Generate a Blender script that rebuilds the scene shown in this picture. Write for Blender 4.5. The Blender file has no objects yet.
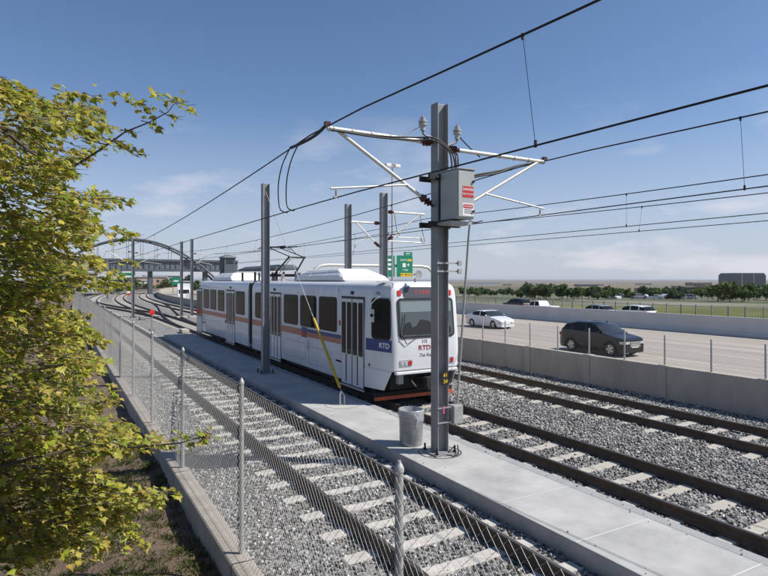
import bpy, math, random
import numpy as np
from mathutils import Vector, Matrix

random.seed(7); rng = np.random.default_rng(7)
S = bpy.context.scene
COL = S.collection
CAMZ = 3.45                                   # eye height above the rail tops (world z = 0)
YAW = math.radians(29.57)
cs, sn = math.cos(YAW), math.sin(YAW)

# ------------------------------------------------------------------ camera
cam_d = bpy.data.cameras.new('camera'); cam = bpy.data.objects.new('camera', cam_d); COL.objects.link(cam)
cam.location = (0, 0, CAMZ); cam.rotation_euler = (math.pi/2, 0, -YAW)
cam_d.sensor_width = 36; cam_d.lens = 36*580/768; cam_d.shift_y = -8/768
cam_d.clip_start = 0.05; cam_d.clip_end = 60000
S.camera = cam

# ------------------------------------------------------------------ sun and sky
SUN_EL = math.radians(47)
SUN_AZ = math.atan2(0.82, -0.573)             # clockwise from +Y
sdir = Vector((math.sin(SUN_AZ)*math.cos(SUN_EL), math.cos(SUN_AZ)*math.cos(SUN_EL), math.sin(SUN_EL)))
sun_d = bpy.data.lights.new('sun', 'SUN'); sun = bpy.data.objects.new('sun', sun_d); COL.objects.link(sun)
sun_d.energy = 5.0; sun_d.angle = math.radians(0.53); sun_d.color = (1.0, 0.955, 0.88)
sun.rotation_euler = sdir.to_track_quat('Z', 'Y').to_euler(); sun.location = sdir*60
W = bpy.data.worlds.new('World'); S.world = W; W.use_nodes = True
nt = W.node_tree; nt.nodes.clear()
def wn(t, **k):
    n = nt.nodes.new(t)
    for a, b in k.items(): setattr(n, a, b)
    return n
wo = wn('ShaderNodeOutputWorld'); bg = wn('ShaderNodeBackground'); bg.inputs['Strength'].default_value = 0.108
sky = wn('ShaderNodeTexSky', sky_type='NISHITA', sun_disc=False, sun_elevation=SUN_EL, sun_rotation=SUN_AZ,
         altitude=1700, air_density=1.0, dust_density=0.6, ozone_density=3.8)
geo = wn('ShaderNodeNewGeometry'); sep = wn('ShaderNodeSeparateXYZ')
tc = wn('ShaderNodeTexCoord')
nt.links.new(tc.outputs['Generated'], sep.inputs[0])
def wmath(op, a, b=None, c=False):
    n = wn('ShaderNodeMath', operation=op, use_clamp=c)
    for i, v in enumerate((a, b)):
        if v is None: continue
        if isinstance(v, (int, float)): n.inputs[i].default_value = v
        else: nt.links.new(v, n.inputs[i])
    return n.outputs[0]
zz = wmath('MAXIMUM', sep.outputs['Z'], 0.0)
cx = wmath('MULTIPLY', sep.outputs['X'], 4.2); cy = wmath('MULTIPLY', sep.outputs['Y'], 4.2); cz = wmath('MULTIPLY', zz, 13.0)
comb = wn('ShaderNodeCombineXYZ'); nt.links.new(cx, comb.inputs[0]); nt.links.new(cy, comb.inputs[1]); nt.links.new(cz, comb.inputs[2])
cn = wn('ShaderNodeTexNoise'); cn.inputs['Scale'].default_value = 1.25; cn.inputs['Detail'].default_value = 7; cn.inputs['Roughness'].default_value = 0.56
mapn = wn('ShaderNodeMapping'); mapn.inputs['Location'].default_value = (3.1, 0.7, 0)
nt.links.new(comb.outputs[0], mapn.inputs[0]); nt.links.new(mapn.outputs[0], cn.inputs['Vector'])
cr = wn('ShaderNodeMapRange'); cr.inputs['From Min'].default_value = 0.53; cr.inputs['From Max'].default_value = 0.68
nt.links.new(cn.outputs['Fac'], cr.inputs['Value'])
fade = wn('ShaderNodeMapRange'); fade.inputs['From Min'].default_value = 0.30; fade.inputs['From Max'].default_value = 0.06
nt.links.new(zz, fade.inputs['Value'])
cm = wmath('MULTIPLY', cr.outputs[0], fade.outputs[0], True); cm = wmath('MULTIPLY', cm, 0.62)
mixc = wn('ShaderNodeMix', data_type='RGBA')
mixc.inputs[7].default_value = (6.7, 6.5, 6.9, 1)
hz = wn('ShaderNodeMapRange', interpolation_type='SMOOTHSTEP'); hz.inputs['From Min'].default_value = 0.30; hz.inputs['From Max'].default_value = -0.02
hz.inputs['To Max'].default_value = 0.85
nt.links.new(sep.outputs['Z'], hz.inputs['Value'])
mixh = wn('ShaderNodeMix', data_type='RGBA'); mixh.inputs[7].default_value = (4.1, 4.35, 5.2, 1)     # pale dust haze low in the sky
nt.links.new(hz.outputs[0], mixh.inputs[0]); nt.links.new(sky.outputs[0], mixh.inputs[6])
nt.links.new(cm, mixc.inputs[0]); nt.links.new(mixh.outputs[2], mixc.inputs[6])
nt.links.new(mixc.outputs[2], bg.inputs['Color']); nt.links.new(bg.outputs[0], wo.inputs['Surface'])
S.view_settings.view_transform = 'Standard'; S.view_settings.look = 'None'
S.view_settings.exposure = 0.2; S.view_settings.gamma = 1.0; S.view_settings.use_curve_mapping = False
S.render.engine = 'CYCLES'

# ------------------------------------------------------------------ helpers
def at_X(px, X):
    k = (px-384)/580.0
    return X*(cs-k*sn)/(sn+k*cs)               # the Y at which the plane x=X is seen at picture column px
def bend(X, Y): return X + (max(0.0, Y-80)**2)/1000.0

MATS = {}
def mat(name, col, rough=0.7, metal=0.0, var=0.0, vscale=4.0, bump=0.0, bscale=30.0, spec=0.5, col2=None, dirt=0.0,
        transl=0.0, emit=None, estr=1.0, coat=0.0, attr=None, stretch=None):
    m = bpy.data.materials.new(name); m.use_nodes = True
    t = m.node_tree; b = t.nodes['Principled BSDF']
    b.inputs['Roughness'].default_value = rough; b.inputs['Metallic'].default_value = metal
    b.inputs['Specular IOR Level'].default_value = spec
    b.inputs['Coat Weight'].default_value = coat; b.inputs['Coat Roughness'].default_value = 0.05
    b.inputs['Base Color'].default_value = (*col, 1)
    tcn = t.nodes.new('ShaderNodeTexCoord'); vec = tcn.outputs['Object']
    if stretch:
        mp = t.nodes.new('ShaderNodeMapping'); mp.inputs['Scale'].default_value = stretch
        t.links.new(vec, mp.inputs[0]); vec = mp.outputs[0]
    if var > 0 or col2:
        n = t.nodes.new('ShaderNodeTexNoise'); n.inputs['Scale'].default_value = vscale; n.inputs['Detail'].default_value = 8
        n.inputs['Roughness'].default_value = 0.65
        t.links.new(vec, n.inputs['Vector'])
        r = t.nodes.new('ShaderNodeValToRGB'); r.color_ramp.elements[0].position = 0.32; r.color_ramp.elements[1].position = 0.7
        c2 = col2 or tuple(min(1, c*(1+var)) for c in col)
        c1 = col if col2 else tuple(c*(1-var) for c in col)
        r.color_ramp.elements[0].color = (*c1, 1); r.color_ramp.elements[1].color = (*c2, 1)
        t.links.new(n.outputs['Fac'], r.inputs[0]); t.links.new(r.outputs[0], b.inputs['Base Color'])
    if attr:
        a = t.nodes.new('ShaderNodeAttribute'); a.attribute_name = attr
        t.links.new(a.outputs['Color'], b.inputs['Base Color'])
    if bump > 0:
        n2 = t.nodes.new('ShaderNodeTexNoise'); n2.inputs['Scale'].default_value = bscale; n2.inputs['Detail'].default_value = 6
        t.links.new(vec, n2.inputs['Vector'])
        bp = t.nodes.new('ShaderNodeBump'); bp.inputs['Strength'].default_value = bump; bp.inputs['Distance'].default_value = 0.02
        t.links.new(n2.outputs['Fac'], bp.inputs['Height']); t.links.new(bp.outputs[0], b.inputs['Normal'])
    if transl > 0:
        tr = t.nodes.new('ShaderNodeBsdfTranslucent'); mx = t.nodes.new('ShaderNodeMixShader'); mx.inputs[0].default_value = transl
        if attr: t.links.new(a.outputs['Color'], tr.inputs['Color'])
        else: tr.inputs['Color'].default_value = (*col, 1)
        out = t.nodes['Material Output']
        t.links.new(b.outputs[0], mx.inputs[1]); t.links.new(tr.outputs[0], mx.inputs[2]); t.links.new(mx.outputs[0], out.inputs['Surface'])
    if emit:
        b.inputs['Emission Color'].default_value = (*emit, 1); b.inputs['Emission Strength'].default_value = estr
    MATS[name] = m
    return m

def gravel_mat(name, stops, scale, bump=0.6):
    """crushed stone: one voronoi cell per stone, each with its own grey"""
    m = bpy.data.materials.new(name); m.use_nodes = True; t = m.node_tree; b = t.nodes['Principled BSDF']
    b.inputs['Roughness'].default_value = 0.9; b.inputs['Specular IOR Level'].default_value = 0.25
    g = t.nodes.new('ShaderNodeTexCoord')
    v = t.nodes.new('ShaderNodeTexVoronoi'); v.inputs['Scale'].default_value = scale
    t.links.new(g.outputs['Object'], v.inputs['Vector'])
    sp = t.nodes.new('ShaderNodeSeparateColor'); t.links.new(v.outputs['Color'], sp.inputs[0])
    r = t.nodes.new('ShaderNodeValToRGB')
    r.color_ramp.elements[0].color = (*stops[0], 1); r.color_ramp.elements[1].color = (*stops[-1], 1)
    for i, c in enumerate(stops[1:-1]):
        e = r.color_ramp.elements.new((i+1)/(len(stops)-1)); e.color = (*c, 1)
    t.links.new(sp.outputs[0], r.inputs[0])
    n = t.nodes.new('ShaderNodeTexNoise'); n.inputs['Scale'].default_value = 0.5; n.inputs['Detail'].default_value = 4
    t.links.new(g.outputs['Object'], n.inputs['Vector'])
    mr = t.nodes.new('ShaderNodeMapRange'); mr.inputs['To Min'].default_value = 0.75; mr.inputs['To Max'].default_value = 1.2
    t.links.new(n.outputs['Fac'], mr.inputs['Value'])
    mx = t.nodes.new('ShaderNodeVectorMath'); mx.operation = 'SCALE'
    t.links.new(r.outputs[0], mx.inputs[0]); t.links.new(mr.outputs[0], mx.inputs['Scale'])
    t.links.new(mx.outputs[0], b.inputs['Base Color'])
    bp = t.nodes.new('ShaderNodeBump'); bp.inputs['Strength'].default_value = bump; bp.inputs['Distance'].default_value = 0.03; bp.invert = True
    t.links.new(v.outputs['Distance'], bp.inputs['Height']); t.links.new(bp.outputs[0], b.inputs['Normal'])
    return m

ORG = {}
def empty(name, loc, label, cat, group=None):
    o = bpy.data.objects.new(name, None); COL.objects.link(o); o.location = loc; o.empty_display_size = 0.3
    o['label'] = label; o['category'] = cat
    if group: o['group'] = group
    ORG[o.name] = Vector(loc)
    return o
def tag(o, label=None, cat=None, group=None, kind=None):
    if label: o['label'] = label
    if cat: o['category'] = cat
    if group: o['group'] = group
    if kind: o['kind'] = kind
    return o
def children(o): return [c for c in bpy.data.objects if c.parent is o]
def copy_tree(o, parent=None):
    c = o.copy(); COL.objects.link(c); c.parent = parent
    for ch in children(o): copy_tree(ch, c)
    return c

def mesh_np(name, V, F, m, parent=None, smooth=False, colors=None, offset=None):
    """V (n,3), F (k,4) or (k,3) arrays"""
    me = bpy.data.meshes.new(name); V = np.asarray(V, dtype=np.float32); F = np.asarray(F, dtype=np.int32)
    if parent is not None and ORG.get(parent.name) is not None: V = V - np.array(ORG[parent.name], dtype=np.float32)
    k = F.shape[1]
    me.vertices.add(len(V)); me.vertices.foreach_set('co', V.ravel())
    me.loops.add(F.size); me.loops.foreach_set('vertex_index', F.ravel())
    me.polygons.add(len(F)); me.polygons.foreach_set('loop_start', np.arange(0, F.size, k, dtype=np.int32))
    me.polygons.foreach_set('loop_total', np.full(len(F), k, dtype=np.int32))
    me.update(calc_edges=True)
    if smooth: me.polygons.foreach_set('use_smooth', np.ones(len(F), dtype=bool))
    if colors is not None:
        ca = me.color_attributes.new('tint', 'FLOAT_COLOR', 'POINT')
        ca.data.foreach_set('color', np.asarray(colors, dtype=np.float32).ravel())
    me.materials.append(m)
    o = bpy.data.objects.new(name, me); COL.objects.link(o)
    if parent is not None: o.parent = parent; ORG[o.name] = ORG.get(parent.name, Vector())
    return o

class MB:
    def __init__(s): s.v = []; s.f = []
    def add(s, vs, fs):
        n = len(s.v); s.v += [tuple(p) for p in vs]; s.f += [tuple(i+n for i in f) for f in fs]; return s
    def box(s, x0, x1, y0, y1, z0, z1):
        return s.add([(x0,y0,z0),(x1,y0,z0),(x1,y1,z0),(x0,y1,z0),(x0,y0,z1),(x1,y0,z1),(x1,y1,z1),(x0,y1,z1)],
                     [(0,3,2,1),(4,5,6,7),(0,1,5,4),(1,2,6,5),(2,3,7,6),(3,0,4,7)])
    def bar(s, a, b, w, h, up=(0,0,1)):
        a, b = Vector(a), Vector(b); d = (b-a).normalized(); u = Vector(up)
        if abs(d.dot(u)) > 0.98: u = Vector((0,1,0))
        r = d.cross(u).normalized(); u = r.cross(d)
        P = [a+r*(i*w/2)+u*(j*h/2) for i, j in ((-1,-1),(1,-1),(1,1),(-1,1))]
        P += [p+(b-a) for p in P]
        return s.add(P, [(0,3,2,1),(4,5,6,7),(0,1,5,4),(1,2,6,5),(2,3,7,6),(3,0,4,7)])
    def tube(s, pts, r, n=8, cap=True):
        pts = [Vector(p) for p in pts]; rs = r if isinstance(r, (list, tuple)) else [r]*len(pts)
        V = []; F = []; pu = None
        for i, p in enumerate(pts):
            d = (pts[min(i+1, len(pts)-1)]-pts[max(i-1, 0)]).normalized()
            if pu is None:
                u = Vector((0,0,1)) if abs(d.z) < 0.9 else Vector((1,0,0))
            else: u = pu
            r_ = d.cross(u).normalized(); u = r_.cross(d); pu = u
            for k in range(n):
                a = 2*math.pi*k/n; V.append(p+(r_*math.cos(a)+u*math.sin(a))*rs[i])
        for i in range(len(pts)-1):
            for k in range(n):
                F.append((i*n+k, i*n+(k+1)%n, (i+1)*n+(k+1)%n, (i+1)*n+k))
        if cap:
            F.append(tuple(range(n-1, -1, -1))); F.append(tuple((len(pts)-1)*n+k for k in range(n)))
        return s.add(V, F)
    def lathe(s, o, axis, prof, n=16):
        """prof: (radius, along) list"""
        o = Vector(o); ax = Vector(axis).normalized(); u = Vector((0,0,1)) if abs(ax.z) < 0.9 else Vector((1,0,0))
        r = ax.cross(u).normalized(); u = r.cross(ax); V = []; F = []
        for (rad, h) in prof:
            for k in range(n):
                a = 2*math.pi*k/n; V.append(o+ax*h+(r*math.cos(a)+u*math.sin(a))*max(rad, 1e-4))
        for i in range(len(prof)-1):
            for k in range(n): F.append((i*n+k, (i+1)*n+k, (i+1)*n+(k+1)%n, i*n+(k+1)%n))
        F.append(tuple(range(n))); F.append(tuple((len(prof)-1)*n+k for k in range(n-1, -1, -1)))
        return s.add(V, F)
    def plate(s, o, u, v, poly, t):
        """polygon in the plane o + a*u + b*v, thickened by t along u x v (outwards)"""
        o, u, v = Vector(o), Vector(u), Vector(v); w = u.cross(v).normalized()*t; n = len(poly)
        A = [o+u*a+v*b for a, b in poly]; V = A+[p+w for p in A]
        F = [tuple(range(n-1, -1, -1)), tuple(range(n, 2*n))]+[(i, (i+1)%n, n+(i+1)%n, n+i) for i in range(n)]
        return s.add(V, F)
    def hsec(s, x, y, z0, z1, d, b, tf=0.02, tw=0.014):
        """rolled H column, flanges facing -X and +X"""
        s.box(x-d/2, x-d/2+tf, y-b/2, y+b/2, z0, z1); s.box(x+d/2-tf, x+d/2, y-b/2, y+b/2, z0, z1)
        return s.box(x-d/2+tf, x+d/2-tf, y-tw/2, y+tw/2, z0, z1)
    def split(s):
        """the left and the right half as two builders"""
        out = []
        for sg in (1, -1):
            fs = [f for f in s.f if sum(s.v[i][0] for i in f)*sg > 0]; ids = sorted({i for f in fs for i in f}); mp = {i: k for k, i in enumerate(ids)}
            b = MB(); b.v = [s.v[i] for i in ids]; b.f = [tuple(mp[i] for i in f) for f in fs]; out.append(b)
        return out
    def build(s, name, m, parent=None, smooth=None, bevel=0):
        off = ORG.get(parent.name, Vector()) if parent is not None else Vector()
        me = bpy.data.meshes.new(name); me.from_pydata([(x-off.x, y-off.y, z-off.z) for x, y, z in s.v], [], s.f)
        me.update()
        if smooth is not None:
            me.polygons.foreach_set('use_smooth', np.ones(len(me.polygons), dtype=bool))
            me.set_sharp_from_angle(angle=math.radians(smooth))
        me.materials.append(m)
        o = bpy.data.objects.new(name, me); COL.objects.link(o)
        if parent is not None: o.parent = parent; ORG[o.name] = ORG.get(parent.name, Vector())
        if bevel:
            bv = o.modifiers.new('bevel', 'BEVEL'); bv.width = bevel; bv.segments = 2; bv.limit_method = 'ANGLE'
        return o

def rrect(w, h, r, n=5):
    out = []
    for cx_, cy_, a0 in ((w/2-r, h/2-r, 0), (-w/2+r, h/2-r, 90), (-w/2+r, -h/2+r, 180), (w/2-r, -h/2+r, 270)):
        for k in range(n): a = math.radians(a0+90*k/(n-1)); out.append((cx_+r*math.cos(a), cy_+r*math.sin(a)))
    return out

def text(body, size, m, parent, o, u, v, name='lettering', shear=0.0, bold=0.0, depth=0.002, sx=1.0):
    c = bpy.data.curves.new('txt', 'FONT'); c.body = body; c.size = size; c.align_x = 'CENTER'; c.align_y = 'CENTER'
    c.shear = shear; c.offset = bold; c.extrude = depth; c.resolution_u = 3
    t = bpy.data.objects.new('txt', c); COL.objects.link(t)
    me = bpy.data.meshes.new_from_object(t); bpy.data.objects.remove(t); bpy.data.curves.remove(c)
    o, u, v = Vector(o), Vector(u), Vector(v); w = u.cross(v)
    off = ORG.get(parent.name, Vector()) if parent is not None else Vector()
    for vt in me.vertices: q = vt.co.copy(); vt.co = o+u*(q.x*sx)+v*q.y+w*q.z-off
    me.name = name; me.materials.clear(); me.materials.append(m)
    ob = bpy.data.objects.new(name, me); COL.objects.link(ob)
    if parent is not None: ob.parent = parent; ORG[ob.name] = off
    return ob

# ------------------------------------------------------------------ materials
M = {}
M['soil'] = mat('soil', (0.10, 0.068, 0.046), 0.95, var=0, col2=(0.20, 0.145, 0.105), vscale=2.2, bump=0.9, bscale=18)
M['field'] = mat('field_grass', (0.10, 0.125, 0.03), 0.95, col2=(0.20, 0.20, 0.055), vscale=0.12, bump=0.5, bscale=2)
M['plain'] = mat('dry_plain', (0.17, 0.135, 0.085), 0.95, col2=(0.08, 0.085, 0.05), vscale=0.006)
M['ballast'] = gravel_mat('ballast', [(0.05,0.048,0.046), (0.20,0.195,0.19), (0.32,0.31,0.30), (0.12,0.115,0.11), (0.45,0.44,0.42)], 19)
M['stone'] = mat('ballast_stone', (0.3,0.3,0.3), 0.9, attr='tint', spec=0.3)
M['tie'] = mat('tie_concrete', (0.44,0.41,0.36), 0.9, var=0.18, vscale=9, bump=0.3, bscale=50)
M['tienew'] = mat('pale_tie_concrete', (0.49,0.465,0.425), 0.9, var=0.2, vscale=9, bump=0.3, bscale=50)
M['rail'] = mat('rail_steel', (0.085,0.058,0.04), 0.75, metal=0.0, var=0.35, vscale=6, bump=0.2)
M['railtop'] = mat('rail_head', (0.16,0.135,0.115), 0.42, metal=0.7, var=0.2, vscale=3, stretch=(6,0.3,1))
M['platform'] = mat('platform_concrete', (0.41,0.405,0.39), 0.88, var=0.2, vscale=1.1, bump=0.2, bscale=110)
M['joint'] = mat('joint_sealant', (0.56,0.56,0.55), 0.8)
M['gutter'] = mat('edge_strip_concrete', (0.31,0.315,0.315), 0.85, var=0.1, vscale=3)
M['curb'] = mat('curb_concrete', (0.34,0.305,0.265), 0.9, var=0.2, vscale=2.5, bump=0.25, bscale=60)
M['wall'] = mat('wall_concrete', (0.385,0.345,0.30), 0.9, var=0.16, vscale=1.1, bump=0.2, bscale=40, stretch=(1,1,0.4))
M['barrier'] = mat('barrier_concrete', (0.56,0.54,0.52), 0.85, var=0.08, vscale=0.5, stretch=(1,1,0.5))
M['road'] = mat('road_concrete', (0.34,0.305,0.265), 0.85, var=0.22, vscale=0.55, stretch=(3.0,0.06,1))
M['paint'] = mat('road_paint', (0.7,0.7,0.68), 0.7, var=0.1)
M['steel'] = mat('painted_steel', (0.25,0.253,0.26), 0.5, metal=0.1, var=0.14, vscale=3)
M['binm'] = mat('bin_galvanised', (0.36,0.37,0.38), 0.4, metal=0.6, var=0.25, vscale=7, stretch=(1,1,2.5))
M['galv'] = mat('galvanised_steel', (0.50,0.51,0.52), 0.45, metal=0.65, var=0.14, vscale=14)
M['galvd'] = mat('weathered_galvanised_steel', (0.40,0.40,0.39), 0.6, metal=0.4, var=0.2, vscale=20)
M['mesh'] = mat('fence_wire', (0.36,0.35,0.33), 0.6, metal=0.0)
M['meshd'] = mat('thin_fence_wire', (0.20,0.195,0.19), 0.6, metal=0.3)
M['tubeW'] = mat('bright_tube', (0.62,0.61,0.58), 0.5, metal=0.35, var=0.12, vscale=8)
M['insul'] = mat('red_brown_insulator', (0.085,0.026,0.026), 0.35)
M['porc'] = mat('grey_porcelain', (0.42,0.41,0.39), 0.3)
M['black'] = mat('black_rubber', (0.012,0.012,0.013), 0.55)
M['wire'] = mat('overhead_wire', (0.018,0.018,0.02), 0.6, metal=0.3)
M['boxgrey'] = mat('cabinet_grey', (0.40,0.415,0.41), 0.5, var=0.05, vscale=3)
M['red'] = mat('red_label', (0.50,0.025,0.03), 0.5)
M['white'] = mat('white_paint', (0.78,0.78,0.77), 0.5)
M['train'] = mat('train_white', (0.69,0.695,0.715), 0.34, var=0.07, vscale=1.6, spec=0.5, coat=0.25, stretch=(1,1.5,.35))
M['roofw'] = mat('fairing_white', (0.78,0.78,0.76), 0.45, var=0.04, vscale=2)
M['roofgrey'] = mat('roof_grey', (0.42,0.43,0.45), 0.6, var=0.12, vscale=2)
M['glass'] = mat('dark_glass', (0.016,0.018,0.02), 0.05, spec=0.14)
M['screen'] = mat('windscreen_glass', (0.03,0.036,0.04), 0.05, spec=0.8)
M['screenl'] = mat('cab_windscreen', (0.075,0.09,0.095), 0.05, spec=0.8)
M['salmon'] = mat('orange_stripe', (0.46,0.17,0.10), 0.4, var=0.08, vscale=3)
M['blue'] = mat('blue_stripe', (0.028,0.05,0.20), 0.4)
M['dred'] = mat('dark_red_mark', (0.30,0.02,0.03), 0.4)
M['orange'] = mat('orange_bar', (0.48,0.10,0.04), 0.55, var=0.3, vscale=5)
M['under'] = mat('underframe_dark', (0.02,0.019,0.018), 0.8, var=0.3, vscale=4)
M['led'] = mat('led_red', (0.3,0.02,0.02), 0.5, emit=(1.0,0.07,0.10), estr=0.5)
M['panelgrey'] = mat('display_panel', (0.085,0.09,0.10), 0.3)
M['lensred'] = mat('red_lens', (0.55,0.03,0.02), 0.25)
M['lensclear'] = mat('clear_lens', (0.5,0.5,0.5), 0.15, spec=0.8)
M['yellow'] = mat('yellow_guard', (0.55,0.36,0.02), 0.45, var=0.12, vscale=8)
M['signgreen'] = mat('sign_green', (0.0,0.20,0.11), 0.5)
M['signyellow'] = mat('sign_yellow', (0.75,0.50,0.02), 0.5)
M['bridge'] = mat('bridge_steel', (0.085,0.10,0.115), 0.6, var=0.1, vscale=0.5)
M['bridgeglass'] = mat('bridge_screen', (0.13,0.145,0.165), 0.5, var=0.15, vscale=0.6)
M['shed'] = mat('shed_grey', (0.33,0.33,0.345), 0.7, var=0.06, vscale=1)
M['tan'] = mat('tan_precast', (0.40,0.30,0.23), 0.85, var=0.08, vscale=0.2)
M['bgrey'] = mat('grey_cladding', (0.055,0.058,0.068), 0.6, var=0.15, vscale=0.08)
M['bglass'] = mat('tinted_window', (0.035,0.04,0.05), 0.2)
M['bark'] = mat('bark', (0.10,0.078,0.058), 0.9, var=0.35, vscale=14, bump=0.6, bscale=40)
M['leaf'] = mat('maple_leaf', (0.1,0.12,0.02), 0.45, attr='tint', transl=0.46, spec=0.4)
M['foliage'] = mat('far_foliage', (0.05,0.07,0.025), 0.8, attr='tint', transl=0.3, spec=0.2)
M['grass'] = mat('grass_blade', (0.06,0.09,0.02), 0.7, attr='tint', transl=0.25, spec=0.2)
M['tyre'] = mat('tyre_rubber', (0.018,0.018,0.018), 0.85)
M['alloy'] = mat('alloy_rim', (0.5,0.5,0.51), 0.3, metal=0.8)
M['carblack'] = mat('car_paint_black', (0.006,0.006,0.008), 0.3, coat=0.25, spec=0.3)
M['carwhite'] = mat('car_paint_white', (0.74,0.74,0.74), 0.3, coat=0.6)
M['carsilver'] = mat('car_paint_silver', (0.34,0.345,0.36), 0.3, metal=0.5, coat=0.5)
M['chrome'] = mat('chrome_grille', (0.62,0.62,0.63), 0.2, metal=0.9)
M['bag'] = mat('bin_liner', (0.66,0.68,0.71), 0.25, spec=0.7); M['bag'].node_tree.nodes['Principled BSDF'].inputs['Alpha'].default_value = 0.42
# ------------------------------------------------------------------ the setting: terrain, ballast, roads
def sstep(a, b, x):
    t = np.clip((x-a)/(b-a), 0, 1); return t*t*(3-2*t)
def terrain_z(X, Y):
    d = np.hypot(X, Y); base = np.full_like(d, -2.0)
    drop = np.interp(d, [0,90,145,200,300,500,1200,2500,6000,12000,20000,40000], [-1.35,-1.35,-1.5,-2.4,-4.6,-8,-19,-22,-20,-6,8,12])
    w = sstep(66, 74, X)
    far = np.interp(d, [0,600,2500,9000,20000,40000], [-2,-2,-8,-8,8,12])
    return far*(1-w)+drop*w + (np.sin(X*0.0031+1)*np.sin(Y*0.0027)*2.5+np.sin(X*.011)*np.cos(Y*.009)*.8)*sstep(400,1500,d)
rings = np.concatenate([[0], np.geomspace(6, 45000, 110)]); angs = np.radians(np.arange(0, 360, 1.0))
RR, AA = np.meshgrid(rings, angs, indexing='ij'); TX = RR*np.sin(AA); TY = RR*np.cos(AA)
TV = np.stack([TX, TY, terrain_z(TX, TY)], -1).reshape(-1, 3); na = len(angs)
I, J = np.meshgrid(np.arange(len(rings)-1), np.arange(na), indexing='ij')
TF = np.stack([I*na+J, I*na+(J+1)%na, (I+1)*na+(J+1)%na, (I+1)*na+J], -1).reshape(-1, 4)[:, ::-1]
# the land beyond the highway: green field near, dry plain far
mt = bpy.data.materials.new('land'); mt.use_nodes = True; t_ = mt.node_tree; b_ = t_.nodes['Principled BSDF']; b_.inputs['Roughness'].default_value = 0.95; b_.inputs['Specular IOR Level'].default_value = 0.1
g_ = t_.nodes.new('ShaderNodeTexCoord'); ln = t_.nodes.new('ShaderNodeVectorMath'); ln.operation = 'LENGTH'; t_.links.new(g_.outputs['Object'], ln.inputs[0])
def lnoise(scale, d=6):
    n = t_.nodes.new('ShaderNodeTexNoise'); n.inputs['Scale'].default_value = scale; n.inputs['Detail'].default_value = d; t_.links.new(g_.outputs['Object'], n.inputs['Vector']); return n.outputs['Fac']
def lramp(fac, c1, c2, p1=.35, p2=.68):
    r = t_.nodes.new('ShaderNodeValToRGB'); r.color_ramp.elements[0].position = p1; r.color_ramp.elements[1].position = p2
    r.color_ramp.elements[0].color = (*c1,1); r.color_ramp.elements[1].color = (*c2,1); t_.links.new(fac, r.inputs[0]); return r.outputs[0]
def lmix(f, a, b):
    m = t_.nodes.new('ShaderNodeMix'); m.data_type = 'RGBA'; t_.links.new(f, m.inputs[0]); t_.links.new(a, m.inputs[6]); t_.links.new(b, m.inputs[7]); return m.outputs[2]
def lrange(v, a, b):
    m = t_.nodes.new('ShaderNodeMapRange'); m.inputs['From Min'].default_value = a; m.inputs['From Max'].default_value = b; t_.links.new(v, m.inputs['Value']); return m.outputs[0]
near_c = lramp(lnoise(0.07, 8), (0.085,0.105,0.03), (0.20,0.185,0.065))
mid_c = lramp(lnoise(0.02), (0.06,0.085,0.03), (0.24,0.225,0.19))
far_c = lramp(lnoise(0.0022), (0.105,0.105,0.06), (0.25,0.19,0.125))
c_ = lmix(lrange(ln.outputs['Value'], 108, 135), near_c, mid_c); c_ = lmix(lrange(ln.outputs['Value'], 420, 800), c_, far_c)
t_.links.new(c_, b_.inputs['Base Color'])
tag(mesh_np('terrain', TV, TF, mt, smooth=True), kind='structure')

YS = list(range(-24, 80, 4))+list(range(80, 420, 8))
def strip(name, x0, x1, z, m, ys=YS, nx=1, zf=None):
    V = []; F = []
    for y in ys:
        for i in range(nx+1):
            x = x0+(x1-x0)*i/nx; V.append((bend(x, y), y, (zf(x, y) if zf else z)))
    for j in range(len(ys)-1):
        for i in range(nx):
            a = j*(nx+1)+i; F.append((a, a+1, a+nx+2, a+nx+1))
    return mesh_np(name, V, F, m)
def ballast_z(x, y):
    z = -0.205 + 0.012*math.sin(x*2.3+y*1.1)+0.01*math.sin(y*2.9-x*1.7)
    z += 0.05*math.exp(-((x-11.3)/1.0)**2)
    return z - 0.09*max(0, min(1, (x-15.2)/0.8))
BY = [-12+0.5*i for i in range(84)]+list(range(30, 80, 2))+list(range(80, 420, 8))
tag(strip('ballast', 2.2, 16.75, 0, M['ballast'], BY, 36, ballast_z), kind='structure')
# soil bank on the near side of the fence
sx = np.linspace(-30, 1.97, 90); sy = np.concatenate([np.linspace(-10, 22, 100), np.linspace(24, 400, 60)])
SX, SY = np.meshgrid(sx, sy, indexing='ij')
SZ = -0.56 + 0.035*np.sin(SX*2.1+SY*0.7)+0.03*np.sin(SY*2.7-SX*1.3)+0.012*np.sin(SX*9+SY*6.5) - 0.02*np.clip(-SX, 0, 30)
SXb = SX + np.where(SY > 80, (np.maximum(0, SY-80)**2)/1000.0, 0)
I, J = np.meshgrid(np.arange(len(sx)-1), np.arange(len(sy)-1), indexing='ij'); n_ = len(sy)
SF = np.stack([I*n_+J, (I+1)*n_+J, (I+1)*n_+J+1, I*n_+J+1], -1).reshape(-1, 4)
tag(mesh_np('soil', np.stack([SXb, SY, SZ], -1).reshape(-1, 3), SF, M['soil'], smooth=True), kind='structure')
tag(strip('road_near', 16.9, 42.2, -0.56, M['road']), kind='structure')
tag(strip('road_far', 42.5, 66, -1.2, M['road']), kind='structure')
tag(strip('verge', 66, 76, -1.22, M['field']), kind='structure')
mk = MB()
for x in (19.6, 40.9): 
    for y in range(-20, 160, 4): mk.add([(bend(x-.06,y),y,-.553),(bend(x+.06,y),y,-.553),(bend(x+.06,y+4),y+4,-.553),(bend(x-.06,y+4),y+4,-.553)], [(0,1,2,3)])
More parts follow.
